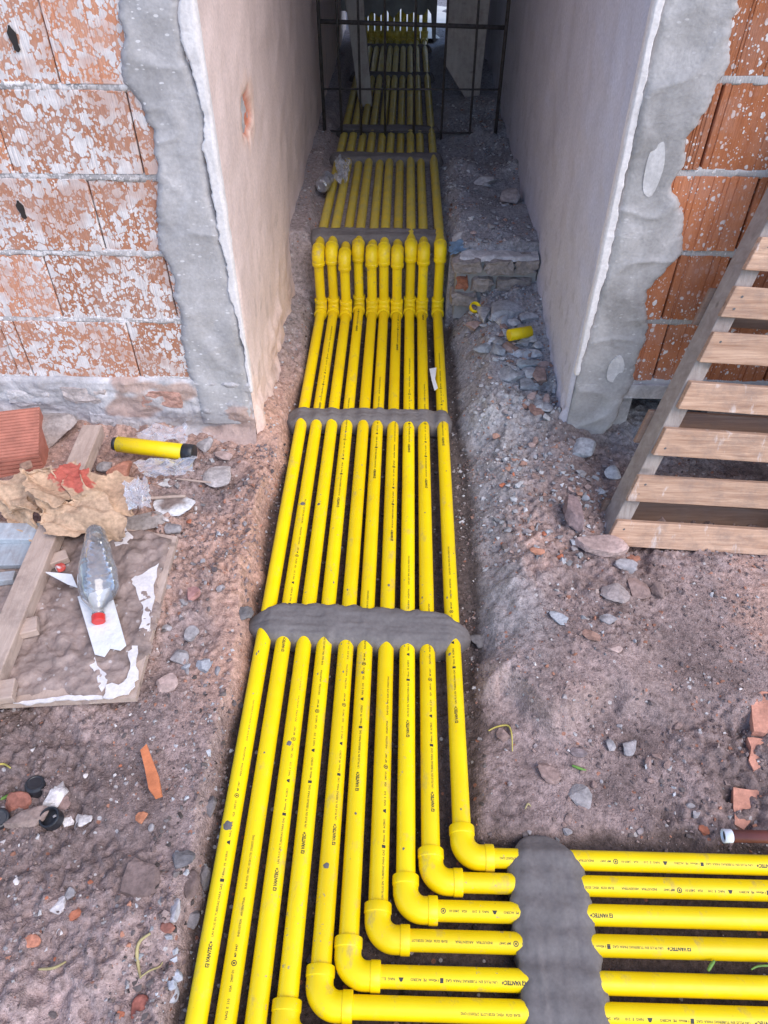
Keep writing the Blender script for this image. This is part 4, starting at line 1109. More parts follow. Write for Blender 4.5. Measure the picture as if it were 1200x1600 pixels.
rock('stone', 'brown square clod beside the first pipe', 'stone', 298, 1388, 24, 42, (0.15, 0.105, 0.095), 77, 0.02)
rock('stone', 'whitish mortar crumb beside the first pipe', 'stone', 275, 1424, 16, 30, (0.40, 0.38, 0.41), 78, 0.014)
rock('stone', 'grey crumb below the whitish mortar crumb', 'stone', 302, 1436, 26, 26, (0.25, 0.23, 0.24), 79, 0.018)
rock('stone', 'wide earth coloured stone half buried at bottom left', 'stone', 220, 1376, 60, 50, (0.22, 0.155, 0.14), 80, 0.022)
rock('brick_chip', 'orange brick chip above the brown plastic pipe', 'brick chip', 1099, 1299, 15, 13, RED, 81, 0.01)
rock('brick_chip', 'flat orange chip on the mound left of the large pinkish stone', 'brick chip', 838, 863, 25, 13, (0.45, 0.21, 0.14), 82, 0.014, 0.2, planes=7)
rock('brick_chip', 'small orange chip right of the flat orange chip', 'brick chip', 875, 872, 12, 14, RED, 83, 0.012)
rock('brick_chip', 'orange chip beneath the large pinkish stone', 'brick chip', 986, 872, 24, 16, (0.42, 0.19, 0.13), 84, 0.014)

# unnamed fragments, told apart by nothing
COLW = {GREY: 'grey', BRN: 'brown', PINK: 'pinkish', BLU: 'blue grey', RED: 'orange red', DK: 'dark', WHT: 'white'}
PAL = [GREY, GREY, BRN, PINK, BLU, RED, DK, (0.36, 0.32, 0.32)]
def scatter(name, label, cat, group, zone, n, smin, smax, pal, seed):
    rn = random.Random(seed); protos = []
    for k in range(7):
        P, F, C = rock_mesh(seed * 31 + k, 1.0, rn.uniform(0.6, 0.9), rn.uniform(0.4, 0.6), pal[k % len(pal)], 10, 2)
        me = bpy.data.meshes.new(name); me.from_pydata(P.tolist(), [], F)
        at = me.color_attributes.new('Col', 'FLOAT_COLOR', 'POINT'); c = np.ones((len(P), 4)); c[:, :3] = C; at.data.foreach_set('color', c.ravel())
        me.materials.append(M['rock']); protos.append(me)
    for k in range(n):
        px, py = zone(rn)
        p = on_ground(px, py)
        s = rn.uniform(smin, smax) ** 1.0
        o = inst(name, protos[k % 7], (p.x, p.y, p.z + s * 0.12), None, rot=(rn.uniform(-.3, .3), rn.uniform(-.3, .3), rn.uniform(0, 6.28)), scale=(s, s, s))
        w_ = COLW.get(pal[k % 7 % len(pal)], 'pale')
        props(o, label.replace('small', 'small ' + w_, 1), cat, group)
def tri(rn, a, b, c):
    u, v = rn.random(), rn.random()
    if u + v > 1: u, v = 1 - u, 1 - v
    return (a[0] + u * (b[0] - a[0]) + v * (c[0] - a[0]), a[1] + u * (b[1] - a[1]) + v * (c[1] - a[1]))
scatter('rubble_piece', 'small rubble fragment on the heap below the brick step', 'rubble', 'fragments of the rubble heap by the right wall', lambda r: tri(r, (730, 480), (845, 520), (872, 680)), 52, 0.022, 0.062, [BLU, (0.44, 0.44, 0.47), (0.46, 0.46, 0.48), PINK, BLU, BRN, (0.48, 0.48, 0.51)], 5)
scatter('rubble_piece', 'small stone or brick crumb between the right wall corner and pallet foot', 'rubble', 'crumbs strewn by the right wall corner', lambda r: (r.uniform(780, 930), r.uniform(680, 900)), 34, 0.012, 0.032, PAL, 6)
scatter('rubble_piece', 'small pebble in the row between dirty board and pipes', 'rubble', 'pebbles between board and pipes', lambda r: (r.uniform(240, 345) - 0.12 * (r.uniform(820, 1080) - 950), r.uniform(810, 1085)), 40, 0.010, 0.028, [GREY, BRN, DK, GREY, BLU, BRN, PINK], 7)
scatter('rubble_piece', 'small stone on the bare earth below the mound', 'rubble', 'small stones above the right hand pipes', lambda r: (r.uniform(760, 1100), r.uniform(1130, 1310)), 34, 0.010, 0.026, [GREY, BRN, BRN, DK, GREY, BRN, (0.3, 0.25, 0.25)], 8)
scatter('rubble_piece', 'small stone on the bare earth bottom left', 'rubble', 'small stones left of the first pipe', lambda r: (r.uniform(0, 310), r.uniform(1110, 1590)), 38, 0.007, 0.018, [GREY, BRN, DK, RED, GREY, BRN, WHT], 9)
scatter('rubble_piece', 'small stone on the raised passage floor', 'rubble', 'stones on the raised passage floor', lambda r: (r.uniform(705, 800), r.uniform(235, 380)), 16, 0.02, 0.045, [BLU, GREY, GREY, PINK, BLU, GREY, GREY], 10)
scatter('rubble_piece', 'small fragment in the litter below the left wall', 'rubble', 'fragments in the litter by the left wall', lambda r: (r.uniform(215, 385), r.uniform(700, 820)), 26, 0.010, 0.03, [GREY, BRN, WHT, GREY, RED, PINK, BRN], 12)

# loose pebbles: beyond counting
def pebbles(name, label, n, samp, smin, smax, pal, seed):
    rn = np.random.RandomState(seed)
    T = []
    for k in range(10):
        bm = bmesh.new()
        for q in range(9):
            d = rn.normal(size=3); d /= np.linalg.norm(d); bm.verts.new(d * rn.uniform(0.7, 1.0) * np.array([1, 0.8, 0.6]))
        bmesh.ops.convex_hull(bm, input=bm.verts)
        bmesh.ops.delete(bm, geom=[q for q in bm.verts if not q.link_faces], context='VERTS')
        bm.verts.index_update()
        T.append((np.array([q.co for q in bm.verts]), np.array([[q.index for q in fc.verts] for fc in bm.faces]))); bm.free()
    xy = samp(rn, n)
    zz = ground_h(xy[:, 0], xy[:, 1])
    V, F, C, off = [], [], [], 0
    for k in range(len(xy)):
        P, Fc = T[k % 10]
        s = smin * (smax / smin) ** (rn.rand() ** 2.2) / 2
        a = rn.rand() * 6.28; c_, s_ = math.cos(a), math.sin(a)
        Q = np.stack([P[:, 0] * c_ - P[:, 1] * s_, P[:, 0] * s_ + P[:, 1] * c_, P[:, 2]], 1) * s
        V.append(Q + np.array([xy[k, 0], xy[k, 1], zz[k] + 0.15 * s])); F.append(Fc + off); off += len(P)
        col = np.array(pal[rn.randint(len(pal))]) * rn.uniform(0.7, 1.25)
        C.append(np.repeat(col[None], len(P), 0))
    o = mk(name, np.vstack(V), np.vstack(F), M['pebble'], cols=np.vstack(C))
    o['kind'] = 'stuff'; o['label'] = label; o['category'] = 'gravel'
    return o
def rect(x0, x1, y0, y1, dens=None):
    def f_(rn, n):
        p = np.stack([rn.uniform(x0, x1, n), rn.uniform(y0, y1, n)], 1)
        if dens is None: return p
        w = np.clip(0.5 + 0.8 * fbm(p[:, 0] * 7, p[:, 1] * 7, 0, 3, dens), 0.04, 1)
        return p[rn.rand(n) < w]
    return f_
SP = [(0.26, 0.19, 0.18)] * 5 + [(0.30, 0.22, 0.20)] * 4 + [(0.20, 0.15, 0.145)] * 4 + [(0.33, 0.29, 0.29), (0.38, 0.29, 0.26), (0.16, 0.13, 0.13), (0.40, 0.19, 0.13), (0.52, 0.48, 0.47)]
DP = [(0.11, 0.09, 0.085), (0.15, 0.125, 0.12), (0.08, 0.065, 0.06), (0.20, 0.17, 0.17)]
GP = [(0.40, 0.395, 0.41), (0.46, 0.46, 0.48), (0.27, 0.26, 0.27), (0.35, 0.30, 0.30), (0.38, 0.22, 0.17), (0.50, 0.49, 0.51), (0.34, 0.32, 0.33)]
pebbles('gravel', 'dark fine grit in the trench between and under the pipes', 3600, rect(-0.37, 0.20, 0.2, 2.7), 0.005, 0.02, DP, 1)
pebbles('gravel', 'fine pebbles and crumbs strewn over the earth left of the pipes', 16000, rect(-0.95, -0.36, 0.2, 1.8, 3), 0.003, 0.018, SP, 2)
pebbles('gravel', 'fine pebbles and crumbs strewn over the earth right of the pipes', 17000, rect(0.17, 1.1, 0.6, 1.8, 8), 0.003, 0.018, SP, 3)
pebbles('gravel', 'grey crumbs of mortar and brick along the right of the passage', 6500, rect(0.17, 0.52, 1.5, 4.6, 14), 0.005, 0.03, GP, 4)
pebbles('gravel', 'crumbs along the foot of the left passage wall', 900, rect(-0.46, -0.34, 1.5, 4.0), 0.004, 0.022, GP + SP, 5)

pebbles('gravel', 'coarse grey rubble crumbs heaped along the right wall foot', 1500, rect(0.24, 0.62, 1.3, 2.62, 31), 0.012, 0.04, GP, 6)
pebbles('gravel', 'coarse stones and crumbs around the plywood and below the left wall', 900, rect(-0.75, -0.38, 0.95, 1.8, 37), 0.010, 0.028, SP + GP, 7)
pebbles('gravel', 'coarse dark stones along the left side of the first pipe', 500, rect(-0.47, -0.345, 0.25, 0.95), 0.008, 0.026, DP + SP[:6] + GP[:2], 8)
pebbles('gravel', 'coarse stones on the earth between mound and branch pipes', 500, rect(0.18, 0.95, 0.62, 1.25, 39), 0.010, 0.024, SP + GP[:3], 9)

# ------------------------------------------------------------------ litter at left
def lathe(prof, seg=24, caps=True):
    V = []; F = []
    for z, r in prof:
        for s in range(seg): V.append((r * math.cos(2 * math.pi * s / seg), r * math.sin(2 * math.pi * s / seg), z))
    for k in range(len(prof) - 1):
        for s in range(seg):
            s2 = (s + 1) % seg; F.append([k * seg + s, k * seg + s2, (k + 1) * seg + s2, (k + 1) * seg + s])
    if caps: F.append(list(range(seg))[::-1]); F.append([(len(prof) - 1) * seg + s for s in range(seg)])
    return np.array(V), F
def xf(V, M_): return np.array([tuple(M_ @ Vector(q)) for q in V])
def frame_along(p0, p1):
    z = (Vector(p1) - Vector(p0)).normalized(); x = Vector((0, 0, 1)).cross(z)
    if x.length < 1e-3: x = Vector((1, 0, 0))
    x.normalize(); y = z.cross(x)
    m = Matrix((x, y, z)).transposed().to_4x4(); m.translation = Vector(p0)
    return m

# yellow offcut with black cap
p0, p1 = G(184, 694, 0.135), G(304, 708, 0.135)
oc = thing('pipe_offcut', 'short yellow pipe offcut with black end cap lying by left wall', 'pipe offcut', tuple((p0 + p1) / 2 - Vector((0, 0, 0.03))))
m = frame_along(p0, p1); L = (p1 - p0).length; ro = 0.0235
V, F = lathe([(0, ro - 0.002), (0.001, ro), (L - 0.03, ro), (L - 0.029, ro - 0.003)], 24); recalc(mk('pipe_body', xf(V, m), F, M['yellow'], oc, smooth=True))
V, F = lathe([(L - 0.034, ro + 0.0012), (L - 0.002, ro + 0.0016), (L, ro - 0.002)], 24); recalc(mk('end_cap', xf(V, m), F, M['black_plastic'], oc, smooth=True))
V, F = lathe([(-0.012, ro - 0.004), (0.0004, ro - 0.003)], 24); recalc(mk('end_plug', xf(V, m), F, M['black_plastic'], oc, smooth=True))
mk('torn_print', [tuple(m @ Vector(((ro + .0006) * math.cos(t), (ro + .0006) * math.sin(t), z))) for t, z in ((-1.75, 0.115), (-1.75, 0.125), (-2.0, 0.15), (-2.15, 0.148), (-2.05, 0.125), (-1.9, 0.113))], [[0, 1, 2, 3, 4, 5]], M['ink'], oc)
# small offcut and ring on the rubble heap
p0, p1 = G(795, 524, 0.165), G(829, 518, 0.165)
m = frame_along(p0, p1); L = (p1 - p0).length
oc = thing('pipe_offcut', 'tiny yellow pipe offcut on the rubble heap by right wall', 'pipe offcut', tuple(p0))
V, F = lathe([(0, 0.019), (0, 0.0205), (L, 0.0205), (L, 0.017), (L - 0.02, 0.017)], 22); recalc(mk('pipe_body', xf(V, m), F, M['yellow'], oc, smooth=True))
V, F = lathe([(L - 0.012, 0.0168), (L - 0.004, 0.0168)], 22); recalc(mk('bore_shade', xf(V, m), F, M['hollow'], oc, smooth=True))  # dark disc painting the shade inside the pipe end
p = G(741, 482, 0.13)
m = Matrix.Translation(p) @ Euler((0.5, 0.3, 0)).to_matrix().to_4x4()
V, F = lathe([(0, 0.017), (0, 0.0205), (0.016, 0.0205), (0.016, 0.017), (0, 0.017)], 22, False)
o = recalc(mk('pipe_ring', xf(V, m), F, M['yellow'], None, origin=tuple(p), smooth=True)); props(o, 'short yellow pipe ring half sunk in rubble below the brick step', 'pipe ring')

# dirty board with plaster, timbers
def slab_obj(name, px4, z0, thick, mat, label, cat, jag=0, seed=1, tilt=None):
    """flat piece given by photo corners of its top"""
    rn = random.Random(seed); pts = []
    n0 = len(px4)
    for k in range(n0):
        a = px4[k]; b = px4[(k + 1) % n0]
        pts.append(a)
        if jag:
            L_ = math.hypot(b[0] - a[0], b[1] - a[1]); ns = int(L_ / 9)
            for q in range(1, ns):
                t_ = q / ns; pts.append((a[0] + (b[0] - a[0]) * t_ + rn.uniform(-jag, jag), a[1] + (b[1] - a[1]) * t_ + rn.uniform(-jag, jag)))
    P = []
    for q in pts:
        z = z0 if tilt is None else z0 + tilt(*q)
        P.append(tuple(G(q[0], q[1], z)))
    n = len(P)
    V = P + [(a, b, c - thick) for a, b, c in P]
    F = [list(range(n)), list(range(n, 2 * n))[::-1]] + [[i, n + i, n + (i + 1) % n, (i + 1) % n] for i in range(n)]
    c = np.array(P).mean(0)
    o = recalc(mk(name, V, F, M[mat] if isinstance(mat, str) else mat, None, origin=(c[0], c[1], c[2] - thick)))
    return props(o, label, cat)
M['dirty'] = m_render('dirt_crust', (0.30, 0.225, 0.20), 0.45, 16, 0.009, spk=0.5)
db = thing('plywood_sheet', 'plywood sheet caked with soil and white plaster left of the pipes', 'board', tuple(G(100, 1000, 0.07)))
TB = [(-160, 1110), (20, 1100), (212, 1090), (277, 838), (120, 815), (-160, 815)]
P = [G(a, b, 0.098) for a, b in TB]
V = [tuple(q) for q in P] + [(q.x, q.y, q.z - 0.016) for q in P]; n = len(P)
recalc(mk('sheet', V, [list(range(n)), list(range(n, 2 * n))[::-1]] + [[i, n + i, n + (i + 1) % n, (i + 1) % n] for i in range(n)], M['timber'], db))
# soil crust on it
nx = 110
XX, YY = np.meshgrid(np.linspace(G(-150, 1000, .1).x, G(275, 900, .1).x, nx), np.linspace(G(100, 1100, .1).y, G(100, 825, .1).y, nx), indexing='ij')
def in_poly(x, y, P):
    r = np.full(np.shape(x), 9.0); n = len(P)
    for i in range(n):
        a, b = P[i], P[(i + 1) % n]
        ex, ey = b.x - a.x, b.y - a.y; L_ = math.hypot(ex, ey)
        r = np.minimum(r, ((x - a.x) * -ey + (y - a.y) * ex) / L_)
    return r
dd = in_poly(XX, YY, P)
cr = sstep(0.008, 0.03, dd + 0.022 * fbm(XX * 12, YY * 12, 0, 4, 5))
gap = sstep(0.10, 0.30, fbm(XX * 6.5 + 2, YY * 6.5, 0, 4, 71)) 
ZZ = 0.0955 + cr * (0.008 + 0.008 * np.abs(fbm(XX * 22, YY * 22, 0, 4, 6)) + 0.004 * fbm(XX * 60, YY * 60, 0, 3, 8)) - 0.001
fc = gridfaces(nx, nx); keep = (cr.ravel()[fc] > 0.02).all(1)
mk('soil_crust', np.stack([XX.ravel(), YY.ravel(), ZZ.ravel()], 1), fc[keep], M['dirty'], db, smooth=True)
# white plaster patches on the sheet
def patch(pxs, z, mat, parent, name, seed, jag=3.0, th=0.004):
    rn = random.Random(seed); pts = []
    for k in range(len(pxs)):
        a = pxs[k]; b = pxs[(k + 1) % len(pxs)]; ns = max(1, int(math.hypot(b[0] - a[0], b[1] - a[1]) / 7))
        for q in range(ns):
            t_ = q / ns; pts.append((a[0] + (b[0] - a[0]) * t_ + (rn.uniform(-jag, jag) if q else 0), a[1] + (b[1] - a[1]) * t_ + (rn.uniform(-jag, jag) if q else 0)))
    P = [tuple(G(*q, z)) for q in pts]; n = len(P)
    V = P + [(a, b, c - th) for a, b, c in P]
    return recalc(mk(name, V, [list(range(n)), list(range(n, 2 * n))[::-1]] + [[i, n + i, n + (i + 1) % n, (i + 1) % n] for i in range(n)], M[mat], parent))
patch([(248, 880), (240, 925), (232, 985), (215, 1010), (212, 1040), (216, 1060), (200, 1084), (160, 1090), (165, 1070), (192, 1066), (203, 1045), (200, 1018), (216, 990), (224, 950), (205, 905)], 0.1075, 'white_plaster', db, 'plaster_patch', 3)
patch([(172, 835), (195, 822), (208, 838), (200, 850), (180, 852)], 0.108, 'white_plaster', db, 'plaster_patch', 4)
patch([(146, 1020), (152, 1040), (166, 1052), (168, 1062), (158, 1080), (152, 1062), (140, 1040)], 0.1075, 'white_plaster', db, 'plaster_patch', 5, 2)
patch([(20, 1098), (60, 1092), (110, 1086), (160, 1087), (160, 1091), (100, 1093), (40, 1101)], 0.1045, 'white_plaster', db, 'plaster_patch', 6, 1.5)

def timber_obj(pa, pb, w, h, mat, label, cat='timber', name='timber_beam', roll=0.0):
    pa, pb = Vector(pa), Vector(pb); y = (pb - pa).normalized(); x = y.cross(Vector((0, 0, 1))).normalized(); z = x.cross(y)
    q = Matrix.Rotation(roll, 3, y); x = q @ x; z = q @ z
    L_ = (pb - pa).length
    bm_ = [(a * w / 2, b * L_, c * h / 2) for a, b, c in ((-1, 0, -1), (1, 0, -1), (-1, 1, -1), (1, 1, -1), (-1, 0, 1), (1, 0, 1), (-1, 1, 1), (1, 1, 1))]
    F = [[0, 2, 3, 1], [4, 5, 7, 6], [0, 1, 5, 4], [2, 6, 7, 3], [0, 4, 6, 2], [1, 3, 7, 5]]
    me = bpy.data.meshes.new(name); me.from_pydata(bm_, [], F); me.materials.append(M[mat])
    o = bpy.data.objects.new(name, me); COL.objects.link(o)
    m_ = Matrix((x, y, z)).transposed().to_4x4(); m_.translation = pa; o.matrix_world = m_
    o.location = pa; o.rotation_euler = m_.to_euler()
    bevel_mod(o, 0.0025)
    return props(o, label, cat)
timber_obj(G(-60, 1168, 0.122), G(147, 672, 0.142), 0.058, 0.042, 'timber', 'long square timber running from dirty plywood under the sack to the wall', 'timber')
timber_obj(G(-40, 1001, 0.125), G(60, 977, 0.125), 0.044, 0.022, 'timber', 'short wood end sticking out from under the long timber', 'wood piece', 'wood_piece')
timber_obj(G(-40, 1088, 0.122), G(24, 1078, 0.122), 0.05, 0.022, 'timber', 'wood end at the left edge on the corner of plywood', 'wood piece', 'wood_piece')
timber_obj(G(-120, 832, 0.13), G(64, 834, 0.13), 0.06, 0.02, 'greyboard', 'upper bluish grey board under the paper sack', 'board', 'grey_board')
timber_obj(G(-120, 872, 0.115), G(58, 868, 0.115), 0.075, 0.016, 'greyboard', 'middle bluish grey board specked with plaster at left edge', 'board', 'grey_board')
timber_obj(G(-120, 918, 0.12), G(24, 902, 0.12), 0.03, 0.02, 'greyboard', 'narrow grey lath beside the long timber at left edge', 'board', 'grey_board')
timber_obj(G(68, 882, 0.12), G(106, 868, 0.12), 0.035, 0.02, 'timber', 'small wood offcut behind the clear bottle', 'wood piece', 'wood_piece')
timber_obj(G(275, 748, 0.10), G(330, 754, 0.10), 0.006, 0.005, 'timber', 'thin stick lying beside the white plaster flake', 'stick', 'stick')
timber_obj(G(222, 779, 0.10), G(290, 775, 0.10), 0.008, 0.007, 'timber', 'thin brown stick under the white plaster fragment', 'stick', 'stick')

# hollow brick fragment, ribbed
hb = thing('hollow_brick', 'ribbed red hollow brick lying at the left edge below wall', 'brick', tuple(G(20, 735, 0.06)))
o0 = np.array(G(-60, 738, 0.10)); ex = np.array(G(66, 722, 0.10)) - o0; ex2 = ex / np.linalg.norm(ex)
ey = np.array([-ex2[1], ex2[0], 0]); Lb = np.linalg.norm(ex)
nb = 15; V = []; F = []
hb_h, hb_d = 0.10, 0.16
prof = []
for k in range(nb):
    y0_, y1_ = k / nb, (k + 0.62) / nb
    prof += [(y0_, 0.0), (y1_, 0.0), (y1_ + 0.06 / nb, -0.004), ((k + 0.94) / nb, -0.004)]
prof += [(1, 0)]
top = [o0 + ey * (a * hb_d) + np.array([0, 0, 0.035 + 0.05 * a + b]) for a, b in prof]
n = len(top)
V = top + [q + ex for q in top] + [o0 + np.array([0, 0, -0.05]), o0 + ey * hb_d + np.array([0, 0, -0.05]), o0 + ex + np.array([0, 0, -0.05]), o0 + ex + ey * hb_d + np.array([0, 0, -0.05])]
b = 2 * n
F = [[i, n + i, n + i + 1, i + 1] for i in range(n - 1)] + [[0, b, b + 2, n], [n - 1, 2 * n - 1, b + 3, b + 1], list(range(n)) + [b + 1, b], (list(range(n, 2 * n)) + [b + 3, b + 2])[::-1], [b, b + 1, b + 3, b + 2]]
M['redblock'] = m_plain('red_block', (0.44, 0.165, 0.115), 0.85, 0.22, 25, 0.002)
recalc(mk('block_body', V, F, M['redblock'], hb))
for k in range(5):      # ribs on the near side
    q = o0 + np.array([0, 0, -0.035 + 0.014 * k]) - ey * 0.004
    v, f = obox(q, ex, np.array([0, 0, 0.007]), ey * 0.005); mk('rib', v, f, M['redblock'], hb)
rock('brick_chip', 'small brown brick flake on the red hollow brick near the sack', 'brick chip', 42, 728, 22, 18, (0.35, 0.22, 0.16), 90, 0.012, z=0.145, planes=7)

# paper sack
def crumple(u, v, seed, n=16, amp=1.0):
    rn = np.random.RandomState(seed); h = 0
    for k in range(n):
        a = rn.rand() * 6.28; f_ = rn.uniform(1.2, 5.0); p_ = rn.rand() * 6
        s = (u * math.cos(a) + v * math.sin(a)) * f_ + p_ + 0.25 * np.sin((u * math.sin(a) - v * math.cos(a)) * f_ * 1.3)
        h = h + np.abs((s % 2) - 1) / f_
    return amp * h / 3
sk = thing('paper_sack', 'torn crumpled brown paper sack with faded red print by the left wall', 'paper sack', tuple(G(90, 800, 0.12)))
def paper(pts, z, seed, amp, red=None, n=70, dz=(0, 0, 0, 0)):
    (a, b, c, d) = pts
    u, v = np.meshgrid(np.linspace(0, 1, n), np.linspace(0, 1, n), indexing='ij')
    bl = lambda q: (q[0] * (1 - u) + q[1] * u) * (1 - v) + (q[3] * (1 - u) + q[2] * u) * v
    rag = np.maximum(np.maximum(sstep(.9, 1, u), sstep(.1, 0, u)), np.maximum(sstep(.9, 1, v), sstep(.1, 0, v)))
    X = bl([q[0] for q in pts]) + 7 * fbm(u * 4, v * 4, 0, 4, seed) * (0.4 + rag)
    Y = bl([q[1] for q in pts]) + 6 * fbm(u * 4, v * 4, 3, 4, seed) * (0.4 + rag)
    rn = np.random.RandomState(seed); h = 0
    for k in range(9):           # straight creases
        th = rn.rand() * 6.28; f_ = rn.uniform(0.8, 3.2); s_ = (u * math.cos(th) + v * math.sin(th)) * f_ + rn.rand() * 6
        h = h + np.abs((s_ % 2) - 1) / f_ ** 0.8
    h = (h - h.min()) / (h.max() - h.min()) - 0.45
    Zs = z + bl(dz) + amp * h
    V = np.array([tuple(G(X.flat[k], Y.flat[k], z)) for k in range(n * n)]); V[:, 2] = Zs.ravel()
    C = np.array([0.50, 0.335, 0.225]) * (1 + 0.16 * fbm(u * 5, v * 5, 0, 4, seed + 3)[..., None])
    if red:
        w = sstep(1.0, 0.8, np.sqrt(((u - red[0]) / red[2]) ** 2 + ((v - red[1]) / red[3]) ** 2) + 0.3 * fbm(u * 9, v * 9, 0, 3, 6))[..., None] * 0.85
        C = C * (1 - w) + w * np.array([0.46, 0.075, 0.06])
    o = mk('paper_layer', V, gridfaces(n, n), M['kraft'], sk, cols=C.reshape(-1, 3), smooth=False)
    sm = o.modifiers.new('solid', 'SOLIDIFY'); sm.thickness = 0.0012
    return o
paper([(-40, 752), (95, 740), (128, 812), (28, 800)], 0.180, 5, 0.055, dz=(0, .02, -.02, -.01))
paper([(30, 742), (120, 722), (150, 768), (60, 790)], 0.212, 8, 0.045, (0.75, 0.35, 0.30, 0.45), dz=(0, .01, -.01, 0))
paper([(100, 745), (205, 740), (218, 792), (130, 812)], 0.182, 12, 0.055, (0.18, 0.18, 0.22, 0.3), dz=(.02, -.02, -.03, 0))
paper([(60, 790), (150, 780), (196, 824), (66, 824)], 0.185, 17, 0.045, dz=(.015, .01, -.03, -.035))
paper([(-40, 770), (40, 772), (60, 822), (44, 828)], 0.160, 21, 0.04, dz=(0, .01, -.03, -.03))

# clear film
def film(name, label, pts, z, seed, amp, n=36):
    (a, b, c, d) = pts
    u, v = np.meshgrid(np.linspace(0, 1, n), np.linspace(0, 1, n), indexing='ij')
    X = (a[0] * (1 - u) + b[0] * u) * (1 - v) + (d[0] * (1 - u) + c[0] * u) * v + 5 * fbm(u * 5, v * 5, 0, 3, seed)
    Y = (a[1] * (1 - u) + b[1] * u) * (1 - v) + (d[1] * (1 - u) + c[1] * u) * v + 4 * fbm(u * 5, v * 5, 3, 3, seed)
    cz_ = crumple(u * 2.4, v * 2.4, seed, 12); cz_ = (cz_ - cz_.min()) / (cz_.max() - cz_.min())
    V = np.array([tuple(G(X.flat[k], Y.flat[k], z) + Vector((0, 0, amp * (cz_.flat[k] - 0.4)))) for k in range(n * n)])
    o = mk(name, V, gridfaces(n, n), M['film'], None, origin=tuple(V.mean(0) - np.array([0, 0, amp])), smooth=False)
    return props(o, label, 'plastic film')
film('plastic_film', 'crumpled clear plastic film behind the yellow offcut', [(215, 675), (290, 662), (292, 692), (220, 696)], 0.14, 3, 0.03)
film('plastic_film', 'crumpled clear plastic film in front of the yellow offcut', [(205, 722), (305, 712), (298, 742), (235, 748)], 0.13, 7, 0.03)
film('plastic_film', 'scrap of clear film hanging over the right end of the sack', [(190, 755), (228, 745), (232, 790), (205, 798)], 0.20, 9, 0.03)

# bottle
bt_ = thing('plastic_bottle', 'empty crushed clear plastic bottle with red cap on the plywood', 'bottle', tuple(G(152, 900, 0.1)))
pb0, pb1 = G(154, 972, 0.135), G(150, 826, 0.185)
m = frame_along(pb0, pb1); L = (pb1 - pb0).length
prof = [(0.018, 0.0125), (0.022, 0.0145), (0.024, 0.0145), (0.026, 0.0125), (0.034, 0.013), (0.048, 0.022), (0.070, 0.035), (0.090, 0.041), (0.115, 0.0415), (0.15, 0.041), (0.18, 0.039), (L - 0.03, 0.037), (L - 0.012, 0.036), (L - 0.003, 0.030), (L, 0.015)]
pz = np.linspace(0.018, L, 60); prr = np.interp(pz, [a for a, _ in prof], [b for _, b in prof]) * np.interp(pz, [0.03, 0.06], [1.0, 1.12])
V, F = lathe(list(zip(pz, prr)), 32)
zz = V[:, 2] / L
sq = 1 - 0.45 * sstep(0.45, 0.98, zz)           # crushed flat towards the base
dent = 1 + 0.13 * fbm(V[:, 0] * 16, V[:, 1] * 16, V[:, 2] * 14, 2, 4) * sstep(0.15, 0.4, zz) + 0.012 * np.sin(V[:, 2] * 330) * sstep(0.35, 0.5, zz)
V[:, 0] *= sq * dent; V[:, 1] *= dent * (1 - 0.25 * sstep(0.55, 0.95, zz))
recalc(mk('bottle_body', xf(V, m), F, M['clear'], bt_, smooth=True))
V, F = lathe([(0.0, 0.0135), (0.0015, 0.0152), (0.0165, 0.0155), (0.018, 0.013)], 30)
V[:, :2] *= (1 + 0.02 * (np.arange(len(V)) % 2))[:, None]
recalc(mk('bottle_cap', xf(V, m), F, M['red_plastic'], bt_, smooth=False))
# white card pieces
slab_obj('card_piece', [(121, 932), (172, 918), (197, 1008), (188, 1016), (172, 1013), (163, 1026), (148, 1022)], 0.122, 0.002, 'white_card', 'torn white card lying under the clear bottle neck', 'card', 0, 3)
slab_obj('card_piece', [(68, 893), (112, 897), (121, 918), (104, 912)], 0.135, 0.002, 'white_card', 'small pointed white card left of the clear bottle', 'card', 0, 4)
rock('plastic_scrap', 'small red and white plastic scrap on the pointed white card', 'plastic scrap', 94, 889, 18, 12, (0.60, 0.09, 0.07), 91, 0.02, z=0.13, planes=8, col2=(0.75, 0.6, 0.58))

# terracotta shard, caps, lump, weeds
slab_obj('terracotta_shard', [(219, 1172), (229, 1162), (236, 1182), (247, 1210), (252, 1240), (241, 1244), (232, 1232), (226, 1200)], 0.078, 0.014, 'terracotta', 'long orange terracotta shard lying left of the first pipe', 'shard')
def cap(px, py, label, up, tilt):
    p = on_ground(px, py) + Vector((0, 0, 0.012))
    t = thing('pipe_cap', label, 'pipe cap', tuple(p), 'black plastic pipe caps')  # a loose pipe cap lying on the ground
    m = Matrix.Translation(p) @ Euler(tilt).to_matrix().to_4x4()
    r = 0.0195
    if up: prof = [(-0.012, r), (-0.0115, r + .0012), (0.010, r + .0012), (0.012, r), (0.012, r - 0.0025), (-0.006, r - 0.003), (-0.007, 0.001)]
    else: prof = [(-0.014, r + .001), (0.008, r + .001), (0.0115, r - 0.001), (0.0125, r - 0.004), (0.0112, r - 0.0055), (0.0112, 0.001)]
    V, F = lathe(prof, 30); o = recalc(mk('cap_body', xf(V, m), F, M['black_plastic'], t, smooth=False))
cap(59, 1233, 'black pipe cap lying face down beside white plaster lump', False, (-0.15, 0.1, 0))
cap(83, 1283, 'open black pipe cap facing up right of the long brown stone', True, (0.12, -0.1, 0))
cap(2, 1284, 'black pipe cap cut by the left picture edge', False, (0.2, 0.3, 0))
for k, (px, py, w, h) in enumerate(((268, 1553, 27, 32), (277, 1526, 30, 18))): pass
t = thing('plaster_blob', 'pale blue plaster blob of two lumps beside the first pipe', 'plaster', tuple(on_ground(268, 1550)))
